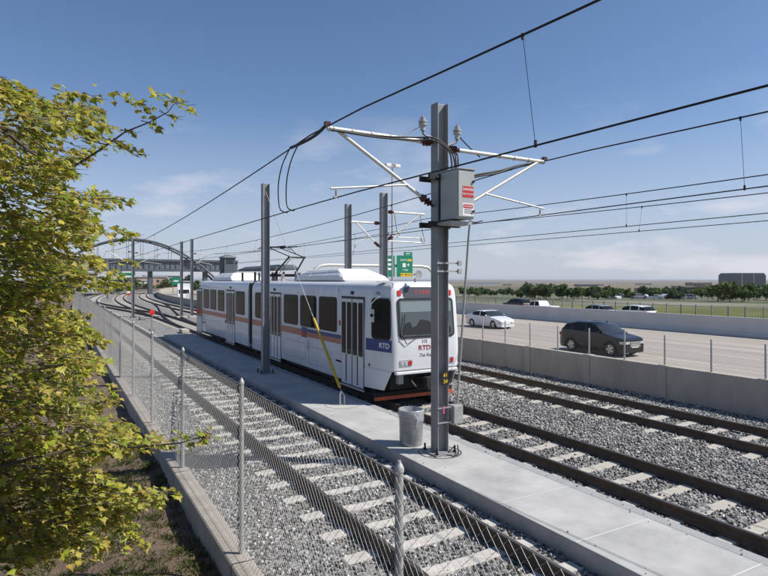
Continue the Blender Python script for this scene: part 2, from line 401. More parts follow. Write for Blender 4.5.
for x in (23.3, 27.0, 30.7, 34.4, 38.1):
    for y in range(-20, 160, 12): mk.add([(bend(x-.05,y),y,-.553),(bend(x+.05,y),y,-.553),(bend(x+.05,y+3),y+3,-.553),(bend(x-.05,y+3),y+3,-.553)], [(0,1,2,3)])
tag(mk.build('road_markings', M['paint']), kind='structure')

# ------------------------------------------------------------------ platform
PX0, PX1, PZ, PY1 = 5.87, 7.59, 0.05, 38.0
pf = empty('platform', (6.73, 0, PZ), 'long narrow concrete platform between the left track and the train track', 'platform')
b = MB(); b.box(PX0, PX1-0.22, -12, PY1, -0.5, PZ); b.build('slab', M['platform'], pf, bevel=0.012)
b = MB(); b.box(PX1-0.216, PX1, -12, PY1, -0.5, PZ-0.004); b.build('edge_strip', M['gutter'], pf, bevel=0.015)
y = -11.2
while y < PY1-0.5:
    b = MB(); b.add([(PX0+0.004, y, PZ+.003), (PX1-.225, y, PZ+.003), (PX1-.225, y+.022, PZ+.003), (PX0+0.004, y+.022, PZ+.003)], [(0,1,2,3)]); y += 1.5; b.build('joint_line', M['joint'], pf)
def ring(name, x, y, r, parent, m):
    bb = MB(); n = 40; V = []
    for k in range(n):
        a = 2*math.pi*k/n
        V += [(x+math.cos(a)*(r-.012), y+math.sin(a)*(r-.012), PZ+.004), (x+math.cos(a)*(r+.012), y+math.sin(a)*(r+.012), PZ+.004)]
    bb.add(V, [(2*k, 2*k+1, (2*k+3)%(2*n), (2*k+2)%(2*n)) for k in range(n)]); return bb.build(name, m, parent)
ring('foundation_joint', 6.61, 9.42, 0.42, pf, M['black']); ring('foundation_joint', 6.8, 14.3, 0.46, pf, M['steel'])

# ------------------------------------------------------------------ tracks
T1, T2, T3 = 4.53, 9.03, 13.58
RP = [(-.075,-.18),(.075,-.18),(.075,-.165),(.012,-.145),(.012,-.05),(.037,-.038),(.037,-.008),(.028,0),(-.028,0),(-.037,-.008),(-.037,-.038),(-.012,-.05),(-.012,-.145),(-.075,-.165)]
def rail_mesh(path, root, m=M['rail'], dz=0.0):
    """sweep the rail profile along (x, y) points; head face is a sub-part"""
    V = []; F = []; n = len(RP)
    for (x, y) in path:
        for (a, z) in RP: V.append((x+a, y, z+dz))
    for i in range(len(path)-1):
        for k in range(n):
            if k == 7: continue
            F.append((i*n+k, i*n+(k+1)%n, (i+1)*n+(k+1)%n, (i+1)*n+k))
    V0 = V
    r = mesh_np('rail', V, F, m, root)
    HV = []; HF = []
    for (x, y) in path: HV += [(x+.028, y, dz), (x-.028, y, dz)]
    for i in range(len(path)-1): HF.append((2*i, 2*i+1, 2*i+3, 2*i+2))
    mesh_np('rail_head', HV, HF, M['railtop'], r)
    return r
tb = MB(); 
P = [(-1.27,-.30),(1.27,-.30),(1.27,-.185),(.95,-.172),(.5,-.178),(.2,-.19),(-.2,-.19),(-.5,-.178),(-.95,-.172),(-1.27,-.185)]
tb.add([(x, -.115, z) for x, z in P]+[(x, .115, z) for x, z in P], [tuple(range(10)), tuple(range(19, 9, -1))]+[((i+1)%10, i, 10+i, 10+(i+1)%10) for i in range(10)])
TIE_RECTS = []
def track(xc, label, phase, tie_gap=0.77, y0=-8.0):
    tm = M['tienew'] if xc == T1 else M['tie']
    root = empty('railway_track', (xc, 0, -.18), label, 'railway track', 'parallel light rail tracks')
    ys = [y0, 80]+list(range(84, 330, 4))
    for s_ in (-1, 1): rail_mesh([(bend(xc, y)+s_*.7525, y) for y in ys], root)
    y = y0+phase; k = 0; rest = MB(); proto = None
    while y < 300:
        TIE_RECTS.append((xc, y))
        if k < 99:
            if proto is None:
                bb = MB(); bb.add([(x+xc, yy+y, z) for x, yy, z in tb.v], tb.f); proto = bb.build('tie', tm, root, bevel=0.01); proto_y = y
            else:
                c = proto.copy(); COL.objects.link(c); c.parent = root; c.location = (0, y-proto_y, 0)
        else: rest.add([(bend(xc, y)+x, yy+y, z) for x, yy, z in tb.v], tb.f)
        y += tie_gap; k += 1
    tag(rest.build('tie', tm, root), kind='stuff')
    return root
track(T1, 'leftmost track, running along the chain link fence beside the platform edge', 0.15)
track(T2, 'middle track carrying the white train on the far side of the platform', 0.37)
track(T3, 'rightmost track in front of the concrete retaining wall', 0.05)
def crossover(xa, ya, xb, yb, label):
    root = empty('crossover_track', ((xa+xb)/2, (ya+yb)/2, -.18), label, 'railway track', 'diagonal crossovers between the tracks')
    n = 40
    for s_ in (-1, 1):
        pts = []
        for i in range(n+1):
            t = i/n; y = ya+(yb-ya)*t; u = t*t*(3-2*t); pts.append((bend(xa+(xb-xa)*u, y)+s_*.7525, y))
        rail_mesh(pts, root, dz=-.003)
    bb = MB(); y = ya+4
    while y < yb-4:
        x = bend((xa+xb)/2, y); bb.box(x-2.6, x+2.6, y-.1, y+.1, -.3, -.195); y += 1.54
    tag(bb.build('tie', M['tie'], root), kind='stuff'); return root
crossover(T2, 56, T1, 108, 'crossover curving from the train track over to the leftmost track, far behind the train')
crossover(T2, 44, T3, 98, 'crossover curving from the train track over to the rightmost track, far behind the train')

# loose ballast stones over the near bed (tens of thousands of small rocks: one mesh)
def stones():
    n = 150000
    D = np.sqrt(rng.uniform(3.0**2, 26.0**2, n)); k = rng.uniform(-0.75, 0.75, n)
    R = D*k; X = R*cs+D*sn; Y = -R*sn+D*cs
    ok = (X > 2.24) & (X < 16.65) & (Y > -1) & ~((X > PX0-.03) & (X < PX1+.03) & (Y < PY1+.05))
    for xc in (T1, T2, T3):
        dx = np.abs(X-xc); ok &= np.abs(dx-.7525) > 0.095
        ty = np.array([y for (x, y) in TIE_RECTS if x == xc and y < 40]); dy = np.min(np.abs(Y[:, None]-ty[None, :]), 1)
        ok &= ~((dx < 1.28) & (dy < 0.12) & (rng.random(n) > 0.06))
    X, Y, D = X[ok], Y[ok], D[ok]; n0 = len(X)
    ne = 130; ex = np.where(rng.random(ne) < .7, PX1-.02-np.abs(rng.normal(0, .16, ne)), PX0+.03+np.abs(rng.normal(0, .2, ne))); ey = rng.uniform(2, 30, ne)   # strays on the platform
    X = np.concatenate([X, ex]); Y = np.concatenate([Y, ey]); D = np.concatenate([D, np.full(ne, 1.0)]); n = len(X)
    Z = np.array([ballast_z(x, y) for x, y in zip(X, Y)])+rng.uniform(-.004, .02, n); Z[n0:] = PZ+.008
    cube = np.array([(-1,-1,-1),(1,-1,-1),(1,1,-1),(-1,1,-1),(-1,-1,1),(1,-1,1),(1,1,1),(-1,1,1)], float)*0.62
    fc = np.array([(0,3,2,1),(4,5,6,7),(0,1,5,4),(1,2,6,5),(2,3,7,6),(3,0,4,7)])
    s = rng.uniform(.55, 1.25, n)*(0.021+0.0007*D); s[n0:] *= rng.uniform(.25, .75, ne)
    V = cube[None]*rng.uniform(.6, 1.35, (n, 8, 3))*s[:, None, None]*np.array([1, 1, .8])
    q = rng.normal(size=(n, 4)); q /= np.linalg.norm(q, axis=1)[:, None]; w, x, y, z = q.T
    Rm = np.stack([1-2*(y*y+z*z), 2*(x*y-z*w), 2*(x*z+y*w), 2*(x*y+z*w), 1-2*(x*x+z*z), 2*(y*z-x*w), 2*(x*z-y*w), 2*(y*z+x*w), 1-2*(x*x+y*y)], -1).reshape(n, 3, 3)
    V = np.einsum('nij,nkj->nki', Rm, V)+np.stack([X, Y, Z], -1)[:, None]
    F = (fc[None]+(np.arange(n)*8)[:, None, None]).reshape(-1, 4)
    g = np.clip(rng.choice([.07, .14, .22, .30, .42, .55], n, p=[.14,.2,.24,.22,.14,.06])*rng.uniform(.8, 1.2, n), .03, .7)
    nr = np.min(np.abs(np.abs(X[:, None]-np.array([T1, T2, T3])[None])-.7525), 1); ru = np.exp(-(nr/.22)**2)*rng.uniform(.3, 1, n)*.55
    C = np.stack([g*1.02*(1-.12*ru), g*(1-.30*ru), g*.97*(1-.50*ru), np.ones(n)], -1); C = np.repeat(C[:, None], 8, 1)
    tag(mesh_np('ballast_stones', V.reshape(-1, 3), F, M['stone'], colors=C.reshape(-1, 4)), 'loose grey ballast stones around the tracks', 'gravel', kind='stuff')
stones()

# ------------------------------------------------------------------ near fence on its curb
FX, BAY, FY0 = 2.15, 4.05, 7.62
ys_c = [-10+2*i for i in range(45)]+list(range(84, 124, 8))
cu = MB(); 
for a, c in zip(ys_c[:-1], ys_c[1:]):
    V = []
    for y in (a, c): V += [(bend(1.95,y), y, -.8), (bend(2.24,y), y, -.8), (bend(2.24,y), y, -.19), (bend(2.22,y), y, -.175), (bend(1.97,y), y, -.175), (bend(1.95,y), y, -.19)]
    cu.add(V, [(i, i+6, (i+1)%6+6, (i+1)%6) for i in range(6)])
fn = empty('chain_link_fence', (FX, FY0, -.18), 'tall chain link fence on a low concrete curb along the left track', 'fence')
cu.build('curb', M['curb'], fn)
bj = MB()
for k in range(-3, 12):
    y = FY0-0.25+k*BAY; bj.add([(1.945, y, -.75), (1.945, y+.02, -.75), (1.945, y+.02, -.187), (1.945, y, -.187)], [(0,3,2,1)]); bj.add([(1.952, y, -.171), (2.238, y, -.171), (2.238, y+.02, -.171), (1.952, y+.02, -.171)], [(0,1,2,3)])
bj.build('curb_joint', M['under'], fn)
def chain_panel(L, H, p, r, name, n=4):
    """woven wires: zigzags down the panel, local y along, z up"""
    V = []; F = []; w = p/2; nw = int(round(L/w)); w = L/nw; ns = int(H/(p/2)); off = 0
    ang = [2*math.pi*(k+.5)/n for k in range(n)]
    for i in range(nw):
        for j in range(ns+1):
            right = (j+i) % 2
            y = i*w+(w+r*.8 if right else -r*.8); x = r if right else -r; z = j*p/2
            for a in ang: V.append((x+math.cos(a)*r, min(max(y, 0), L)+math.sin(a)*r*.8, z+math.sin(a)*r*.8*(1 if right else -1)))
        for j in range(ns):
            for k in range(n): F.append((off+j*n+k, off+j*n+(k+1)%n, off+(j+1)*n+(k+1)%n, off+(j+1)*n+k))
        off += (ns+1)*n
    me = bpy.data.meshes.new(name); me.from_pydata(V, [], F); me.update(); return me
FT = 2.09
pm = chain_panel(BAY, FT+.15, .092, .0021, 'mesh_panel'); pm.materials.append(M['mesh'])
pm2 = chain_panel(BAY, FT+.15, .092, .0019, 'mesh_panel_far', 3); pm2.materials.append(M['mesh'])
post0 = None
for k in range(-3, 26):
    y = FY0+k*BAY; x = bend(FX, y)
    if k < 25:
        mo = bpy.data.objects.new('mesh_panel', pm if k < 4 else pm2); COL.objects.link(mo); mo.parent = fn
        mo.location = (bend(FX, y+BAY/2)-FX-0.035, y-FY0, -.15+.18)
    if post0 is None:
        pb = MB(); pb.lathe((FX, FY0, -.2), (0,0,1), [(.031,0),(.031,2.27),(.037,2.275),(.037,2.30),(.03,2.315),(.022,2.33),(.017,2.338),(.014,2.352),(0,2.358)], 14)
        post0 = pb.build('post', M['galvd'], fn, smooth=40); post0.location.y = k*BAY
        tb_ = MB()
        for z in (.25, .62, 1.0, 1.38, 1.75, 2.02): tb_.lathe((FX, FY0, z-.18), (0,0,1), [(.034,0),(.034,.012)], 10)
        tie0 = tb_.build('tie_wire', M['mesh'], post0)
    else:
        c = post0.copy(); COL.objects.link(c); c.parent = fn; c.location = (bend(FX, y)-FX, k*BAY, 0)
        d = tie0.copy(); COL.objects.link(d); d.parent = c
tw = MB(); tw.tube([(bend(FX, y)-.037, y, FT-.012+.006*math.sin(y)) for y in [FY0-3*BAY+i*BAY for i in range(29)]], .0032, 5); tw.tube([(bend(FX, y)-.037, y, -.1) for y in [FY0-3*BAY+i*BAY for i in range(29)]], .003, 5)
tw.build('tension_wire', M['mesh'], fn)

# ------------------------------------------------------------------ retaining wall, its fence, the median barrier, the dark fence
WX0, WX1, WT = 16.7, 16.95, 0.74
wl = MB()
ysw = list(range(-18, 82, 4))+list(range(84, 300, 8))
for a, c in zip(ysw[:-1], ysw[1:]):
    V = []
    for y in (a, c): V += [(bend(WX0,y), y, -.9), (bend(WX1,y), y, -.9), (bend(WX1,y), y, WT), (bend(WX0,y), y, WT)]
    wl.add(V, [(i, i+4, (i+1)%4+4, (i+1)%4) for i in range(4)])
wr = empty('retaining_wall', (WX0, 0, -.25), 'low grey concrete wall between the rightmost track and the highway', 'wall')
wl.build('wall_face', M['wall'], wr)
y = at_X(763, WX0); pil = None
while y < 70:
    if pil is None:
        pb = MB(); pb.box(WX0-.025, WX0+.001, y-.14, y+.14, -.6, WT+.02); pb.box(WX0+.0015, WX1+.01, y-.14, y+.14, WT+.001, WT+.02)
        pil = pb.build('pilaster', M['wall'], wr); py0 = y
    else:
        c = pil.copy(); COL.objects.link(c); c.parent = wr; c.location.y = y-py0
    y += 3.0
HF = empty('chain_link_fence', (16.83, 0, WT), 'low chain link fence standing on top of the grey concrete wall beside the highway', 'fence')
hm = chain_panel(1.5, .86, .115, .0019, 'mesh_panel_low', 3); hm.materials.append(M['meshd'])
y0 = at_X(763, WX0)-9.0; p0 = None
for k in range(60):
    y = y0+1.5*k
    o = bpy.data.objects.new('mesh_panel', hm); COL.objects.link(o); o.parent = HF; o.location = (bend(0, y), y, .05)
    if p0 is None:
        pb = MB(); pb.lathe((16.83, 0, WT), (0,0,1), [(.028,0),(.028,.95),(.02,.965),(0,.97)], 8); p0 = pb.build('post', M['galvd'], HF, smooth=40); p0.location.y = y
    else:
        c = p0.copy(); COL.objects.link(c); c.parent = HF; c.location = (bend(0, y), y, 0)
bw = MB()
PB = [(42.15,-1.4),(42.75,-1.4),(42.75,-.5),(42.58,-.2),(42.53,.80),(42.37,.80),(42.32,-.2),(42.15,-.4)]
for a, c in zip(ysw[:-1], ysw[1:]):
    V = [(bend(x,y), y, z) for y in (a, c) for x, z in PB]; bw.add(V, [(i, i+8, (i+1)%8+8, (i+1)%8) for i in range(8)])
tag(bw.build('median_barrier', M['barrier']), 'long pale concrete barrier dividing the two carriageways of the highway', 'barrier')
df = empty('picket_fence', (70, 0, -1.2), 'dark picket fence along the far side of the highway by the green field', 'fence')
pk = MB()
y = -30
while y < 170:
    x = 70; pk.box(x-.012, x+.012, y, y+.024, -1.1, .22); y += .3
pk.box(69.97,70.03,-30,170,.12,.17); pk.box(69.97,70.03,-30,170,-1.05,-1.0); pk.build('picket_panel', M['steel'], df)
p0 = None
for k in range(100):
    y = -30+2.0*k
    if p0 is None:
        pb = MB(); pb.box(69.94,70.06,-.06,.06,-1.25,.38); p0 = pb.build('post', M['steel'], df); p0.location.y = y
    else:
        c = p0.copy(); COL.objects.link(c); c.parent = df; c.location.y = y
# ------------------------------------------------------------------ the train: two half bodies joined in the middle
TY, TX0 = 13.45, T2
tr = empty('light_rail_train', (TX0, TY, 0), 'white light rail train with an orange stripe standing at the platform', 'train')
HW = 1.33
def half_body(yj, sign, yend):
    """shell from the cab end yend to the joint yj; sign +1: cab towards -Y"""
    levels = [(.40,1.31,1.5,.0),(.46,1.325,1.46,.0),(.90,1.33,1.2,.0),(.95,1.33,.10,.0),(1.0,1.33,.03,.0),(1.5,1.33,.0,.02),(1.9,1.33,.02,.02),(2.95,1.33,.13,.02),(3.16,1.31,.16,.02),(3.27,1.27,.20,.02),(3.345,1.19,.27,.02),(3.385,1.05,.36,.02),(3.41,.7,.5,.0)]
    plan = [(-1,1.27),(-.828,.10),(-.815,.05),(-.78,.018),(-.70,.006),(-.4,.002),(0,0),(.4,.002),(.70,.006),(.78,.018),(.815,.05),(.828,.10),(1,1.27)]
    V = []; n = len(plan)+2
    for (z, w, y0, c) in levels:
        V.append((TX0-w, yj, z))
        for (a, dy) in plan: V.append((TX0+a*w, yend+sign*(y0+dy*(1 if z > .9 else .5)), z))
        V.append((TX0+w, yj, z))
    F = []
    for i in range(len(levels)-1):
        for k in range(n-1): F.append((i*n+k, i*n+k+1, (i+1)*n+k+1, (i+1)*n+k))
    F.append(tuple(range(n-1, -1, -1))); F.append(tuple((len(levels)-1)*n+k for k in range(n)))
    F.append(tuple(i*n for i in range(len(levels)))[::-1]+tuple(i*n+n-1 for i in range(len(levels))))
    if sign < 0: F = [f[::-1] for f in F]
    b = MB(); b.add(V, F); return b
YJ, YE = 25.55, 37.95
def skirts(yf, sg, parent):
    """side skirts under the cab, cut back at the nose; yf = cab end, sg = +1 for the leading cab"""
    for s_ in (-1, 1):
        b = MB()
        def P(d, z): return (TX0+s_*(1.33-.195*max(0, 1.27-d)), yf+sg*d, z)
        pts = [P(.13,.955), P(.42,.46), P(.44,.41), P(1.27,.40), P(1.27,.955)]; pts2 = [P(1.27,.40), P(3.2,.40), P(3.2,.955), P(1.27,.955)]
        for q in (pts, pts2):
            n = len(q); inn = [(x-s_*.035, y, z) for x, y, z in q]; b.add(list(q)+inn, [tuple(range(n)), tuple(range(2*n-1, n-1, -1))]+[(i, (i+1)%n, n+(i+1)%n, n+i) for i in range(n)])
        b.build('skirt', M['train'], parent)
body = half_body(YJ, 1, TY).build('body', M['train'], tr, smooth=32)
rbody = half_body(YJ+.62, -1, YE).build('body', M['train'], tr, smooth=32)
b = MB()
for i in range(9):
    w = 1.20 if i % 2 else 1.27
    b.box(TX0-w, TX0+w, YJ+.003+i*.068, YJ+.003+(i+1)*.068, .55, 3.32)
b.build('gangway_bellows', M['black'], tr)
skirts(TY, 1, body); skirts(YE, -1, rbody)
XS = TX0-HW                                          # the side facing the platform
YT = 14.72                                           # the cab tapers in front of this point
def side_poly(poly, t, name, m, parent, yc, zc, off=0.0):
    b = MB()
    if yc < YT-.2:
        u = Vector((.195,-1,0)).normalized(); w = u.cross(Vector((0,0,1)))
        b.plate(Vector((XS+(YT-yc)*.195, yc, zc))+w*off, u, (0,0,1), poly, t); return b.build(name, m, parent)
    # u = -Y (to the right in the picture), v = +Z; outward = u x v = -X
    b.plate((XS-off, yc, zc), (0,-1,0), (0,0,1), poly, t); return b.build(name, m, parent)
WZ0, WZ1 = 1.80, 2.91
def window(y0, y1, parent, z0=WZ0, z1=WZ1, r=.12):
    w, h = y1-y0, z1-z0
    f = side_poly(rrect(w, h, r), .012, 'window_frame', M['black'], parent, (y0+y1)/2, (z0+z1)/2)
    side_poly(rrect(w-.09, h-.09, r-.03), .006, 'pane', M['glass'], f, (y0+y1)/2, (z0+z1)/2, .012)
    return f
for a, c in ((16.56,17.98), (18.2,19.68), (19.92,21.4), (23.6,25.1)): window(a, c, body)
cw = window(13.58, 14.40, body, 1.80, 2.95)
for a, c in ((26.75,28.25), (30.5,31.85), (32.25,33.6), (33.95,35.3)): window(a, c, rbody)
def door(y0, y1, parent):
    w = y1-y0; yc = (y0+y1)/2
    d = side_poly([(-w/2,0),(w/2,0),(w/2,2.66),(-w/2,2.66)], .010, 'door', M['black'], parent, yc, .30)
    side_poly([(-w/2-.02,-.05),(w/2+.02,-.05),(w/2+.02,.0),(-w/2-.02,.0)], .05, 'door_step', M['galv'], d, yc, .30)
    for s_ in (-1, 1):
        lw = w/2-.03
        lf = side_poly([(-lw/2+.015,0.02),(lw/2-.015,.02),(lw/2-.015,2.58),(-lw/2+.015,2.58)], .008, 'door_leaf', M['train'], d, yc+s_*w/4, .31, .010)
        lf['kind'] = 'part'; del lf['kind']
        for q in (-1, 1):
            side_poly(rrect(.28, 1.56, .05), .005, 'door_pane', M['glass'], d, yc+s_*w/4+q*lw/4, .31+1.70, .018)
            side_poly([(-.03,.06),(.03,.06),(.03,.92),(-.03,.92)], .004, 'door_groove', M['black'], d, yc+s_*w/4+q*lw/4*.0+q*.02, .31, .0182) if q == 1 else None
    side_poly([(-.07,-.05),(.07,-.05),(.07,.05),(-.07,.05)], .03, 'door_lamp', M['black'], d, yc, 3.07, .0)
for a, c in ((14.72,16.22), (21.72,23.3)): door(a, c, body)
for a, c in ((28.45,30.05), (35.75,37.2)): door(a, c, rbody)
def stripe(y0, y1, z0, z1, m, name, parent):
    side_poly([(-(y1-y0)/2,0),((y1-y0)/2,0),((y1-y0)/2,z1-z0),(-(y1-y0)/2,z1-z0)], .004, name, m, parent, (y0+y1)/2, z0)
for a, c in ((16.26,19.05), (19.6,21.68), (23.34,YJ)): stripe(a, c, 1.46, 1.62, M['salmon'], 'orange_stripe', body)
stripe(16.26, 19.05, 1.622, 1.74, M['blue'], 'blue_stripe', body); stripe(19.6, 21.68, 1.622, 1.70, M['salmon'], 'orange_stripe', body); stripe(23.34, YJ, 1.622, 1.70, M['salmon'], 'orange_stripe', body)
stripe(19.07, 19.58, 1.62, 1.78, M['blue'], 'emblem', body); stripe(19.07, 19.58, 1.42, 1.618, M['dred'], 'emblem', body)
for a, c in ((YJ+.64,28.4), (30.1,35.7)): stripe(a, c, 1.46, 1.68, M['salmon'], 'orange_stripe', rbody)
stripe(13.54, 14.66, 1.47, 1.80, M['blue'], 'blue_panel', body)
text('RTD', .20, M['white'], body, (XS+.195*(YT-13.85)-.008, 13.85, 1.635), (.191,-.9815,0), (0,0,1), bold=.004, sx=1.15)
text('112', .11, M['under'], body, (XS+.195*(YT-14.15)+.008, 14.15, 3.08), (.191,-.9815,0), (0,0,1), bold=.003)
text('2', .12, M['under'], body, (XS+.012, 16.45, 3.12), (0,-1,0), (0,0,1), bold=.003)
for y, z in ((14.62, 1.36), (14.5,1.05)):
    b = MB(); b.lathe((XS+.045, 14.5, z), (-1,0.19,0), [(.045,0),(.045,.012)], 12)
    if z < 1.2: b.build('side_socket', M['black'], body)
for y in (16.35, 23.45, 30.2):
    side_poly(rrect(.10,.16,.02), .02, 'marker_lamp', M['lensred'] if y < 20 else M['black'], body if y < 26 else rbody, y, 2.12 if y < 20 else 1.3)
# access panels low on the side
for y0, y1, z0, z1 in ((19.2,21.4,.62,1.22),(17.0,18.9,.55,1.15),(24.0,25.3,.6,1.2),(31.2,33.2,.6,1.2)):
    yc = (y0+y1)/2; w = y1-y0; h = z1-z0; b = MB()
    for u0, u1, v0, v1 in ((-w/2,w/2,0,.018),(-w/2,w/2,h-.018,h),(-w/2,-w/2+.018,.018,h-.018),(w/2-.018,w/2,.018,h-.018)):
        b.plate((XS, yc, z0), (0,-1,0), (0,0,1), [(u0,v0),(u1,v0),(u1,v1),(u0,v1)], .003)
    b.build('panel_seam', M['roofgrey'], body if y0 < 26 else rbody)
for y_ in (16.42, 18.09, 19.8, 21.56, 23.42, 28.34, 30.22, 33.78):
    side_poly([(-.004,0),(.004,0),(.004,2.62),(-.004,2.62)], .002, 'panel_seam', M['roofgrey'], body if y_ < 26 else rbody, y_, .46)
b = MB(); 
for i in range(7): b.plate((XS, 18.95-.0, 1.02+i*.045), (0,-1,0), (0,0,1), [(-.13,0),(.13,0),(.13,.025),(-.13,.025)], .006)
b.build('vent_louvre', M['roofgrey'], body)
b = MB(); b.box(XS-.004, XS+.01, 14.75, YJ, .395, .42); b.build('skirt_edge', M['galv'], body)
# mirror on an arm beside the cab window
b = MB(); b.tube([(XS+.16,13.95,3.06),(XS+.08,13.93,3.00),(XS-.04,14.02,2.90),(XS-.08,14.15,2.78),(XS-.08,14.18,2.62)], .014, 6)
mi = b.build('mirror_arm', M['roofw'], tr, smooth=50)
b = MB(); b.box(XS-.16, XS+.02, 14.14, 14.20, 2.28, 2.64); mm_ = b.build('mirror', M['roofw'], tr, bevel=.02)
b = MB(); b.lathe((XS-.07, 14.138, 2.47), (0,-1,0), [(.05,0),(.05,.006)], 14); b.build('mirror_glass', M['black'], mm_)
# ---- the front
def fy(z): return TY+np.interp(z, [.95,1.5,1.9,2.95,3.16,3.3], [.05,.0,.02,.13,.16,.21])
def front(poly, x, z, t, name, m, parent, off=0.0):
    """plate lying on the front mask, following its rake"""
    v = Vector((0, fy(z+.3)-fy(z-.3), .6)).normalized(); b = MB()
    b.plate((x, fy(z)-off, z), (1,0,0), v, poly, t); return b.build(name, m, parent)
ws = front(rrect(1.86, 1.10, .12), TX0, 2.40, .014, 'windscreen_frame', M['black'], tr, .005)
front(rrect(1.75, .99, .08), TX0, 2.40, .006, 'windscreen', M['screenl'], ws, .019)
front([(-.84,-.17),(.84,-.17),(.84,.12),(-.84,.12)], TX0, 2.74, .002, 'sky_reflection_band', mat('sky_reflection_band', (.20,.25,.25), .15, spec=.7), ws, .0255)  # pale plate painted as the sky's reflection across the upper windscreen
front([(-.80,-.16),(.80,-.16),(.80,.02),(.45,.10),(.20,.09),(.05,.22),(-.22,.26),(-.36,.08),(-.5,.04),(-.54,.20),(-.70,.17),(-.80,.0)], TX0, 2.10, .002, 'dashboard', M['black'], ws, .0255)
b = MB(); b.tube([(TX0-.70,TY-.03,1.70),(TX0-.84,TY-.045,1.92),(TX0-.74,TY+.005,2.5)], .012, 6); b.build('wiper', M['black'], ws)
b = MB(); b.tube([(TX0-.68,TY-.035,1.70),(TX0-.25,TY-.045,1.96)], .008, 6); b.build('wiper', M['black'], ws)
ds = front(rrect(1.45, .29, .09), TX0+.03, 3.115, .012, 'destination_display', M['panelgrey'], tr, .012)
text('F LINE', .155, M['led'], ds, (TX0-.10, fy(3.11)-.030, 3.11), (1,0,0), (0,.14,.99), name='led_lettering', bold=-.002, depth=.001, sx=1.15)
for s_ in (-1, 1):
    front(rrect(.11, .15, .02), TX0+s_*.84, 3.09, .02, 'marker_lamp', M['lensred'], tr, -.004)
    hl = front(rrect(.40, .19, .03), TX0+s_*.70, 1.18, .02, 'headlight_cluster', M['roofgrey'], tr, .0)
    for q in (-.12, .0): front(rrect(.10, .12, .045), TX0+s_*.70+q, 1.18, .01, 'headlight', M['lensclear'], hl, .02)
    front(rrect(.11, .12, .02), TX0+s_*.70+.13, 1.18, .012, 'tail_light', M['lensred'], hl, .02)
text('112', .12, M['under'], tr, (TX0-.10, fy(1.74)-.003, 1.745), (1,0,0), (0,0,1), bold=.002)
text('RTD', .19, M['dred'], tr, (TX0-.10, fy(1.56)-.004, 1.57), (1,0,0), (0,0,1), bold=.003, sx=1.1)
text('The Ride', .13, M['under'], tr, (TX0-.05, fy(1.37)-.006, 1.37), (1,0,0), (0,0,1), shear=.25)
b = MB(); b.box(TX0-1.02, TX0+1.02, TY-.03, TY+.12, .87, .95); b.build('bumper', M['train'], tr, bevel=.02)
b = MB(); b.box(TX0-1.0, TX0+1.0, TY+.35, TY+1.0, .42, .86); b.box(TX0-1.15, TX0+1.15, TY+.95, TY+1.6, .16, .9); b.build('buffer_beam', M['under'], tr)
b = MB(); b.box(TX0-.14, TX0+.14, TY-.25, TY+.5, .52, .74); b.box(TX0-.24, TX0+.24, TY-.33, TY-.18, .46, .80); b.lathe((TX0,TY-.33,.63), (0,-1,0), [(.09,0),(.07,.10),(0,.12)], 12); b.lathe((TX0-.19,TY-.33,.52), (0,-1,0), [(.05,0),(.05,.05)], 8); b.build('coupler', M['under'], tr)
for s_ in (-1, 1):
    b = MB(); b.tube([(TX0+s_*.45,TY+.3,.80),(TX0+s_*.48,TY+.02,.62),(TX0+s_*.36,TY-.05,.46),(TX0+s_*.2,TY-.1,.5)], .025, 6); b.build('air_hose', M['black'], tr, smooth=50)
    b = MB(); b.box(TX0+s_*.75-.08, TX0+s_*.75+.08, TY+.2, TY+.36, .58, .84); b.build('bracket', M['galvd'], tr)
ob = MB(); ob.plate((TX0, TY+.72, .20), (1,0,0), (0,0,1), [(-1.32,-.09),(1.32,-.09),(1.32,.10),(-1.32,.10)], .05); pl = ob.build('obstacle_deflector', M['under'], tr)
ob = MB(); ob.plate((TX0, TY+.669, .14), (1,0,0), (0,0,1), [(-1.33,-.05),(1.33,-.05),(1.33,.05),(-1.33,.05)], .03); ob.build('deflector_board', M['orange'], pl)
# ---- underneath
b = MB(); b.box(TX0-1.12, TX0+1.12, TY+1.2, YE-1.0, .22, .46); b.build('underframe', M['under'], tr)
for yb in (TY+3.6, YJ+.3, YE-3.6):
    bo = MB(); bo.box(TX0-1.0, TX0+1.0, yb-1.35, yb+1.35, .30, .50); bo = bo.build('bogie', M['under'], tr)
    for dy in (-.9, .9):
        for s_ in (-1, 1):
            w = MB(); w.lathe((TX0+s_*.69, yb+dy, .335), (s_,0,0), [(.35,0),(.33,.03),(.33,.13),(.22,.13),(.2,.10),(.1,.10),(.09,.16),(0,.16)], 24); w.build('wheel', M['rail'], bo, smooth=40)
# ---- roof
def fairing(y0, y1, sl0, sl1, name='roof_fairing'):
    b = MB(); zb, zt, w0, w1 = 3.42, 3.84, .86, .56
    V = [(TX0-w0,y0,zb),(TX0+w0,y0,zb),(TX0+w0,y1,zb),(TX0-w0,y1,zb),(TX0-w0,y0+sl0*.28,zb+.16),(TX0+w0,y0+sl0*.28,zb+.16),(TX0+w0,y1-sl1*.28,zb+.16),(TX0-w0,y1-sl1*.28,zb+.16),
         (TX0-w1,y0+sl0,zt),(TX0+w1,y0+sl0,zt),(TX0+w1,y1-sl1,zt),(TX0-w1,y1-sl1,zt)]
    b.add(V, [(0,1,5,4),(1,2,6,5),(2,3,7,6),(3,0,4,7),(4,5,9,8),(5,6,10,9),(6,7,11,10),(7,4,8,11),(8,9,10,11),(3,2,1,0)])
    return b.build(name, M['roofw'], tr, bevel=.04)
f1 = fairing(17.0, 21.5, 1.1, .8); f2 = fairing(30.8, 35.3, .8, 1.1)
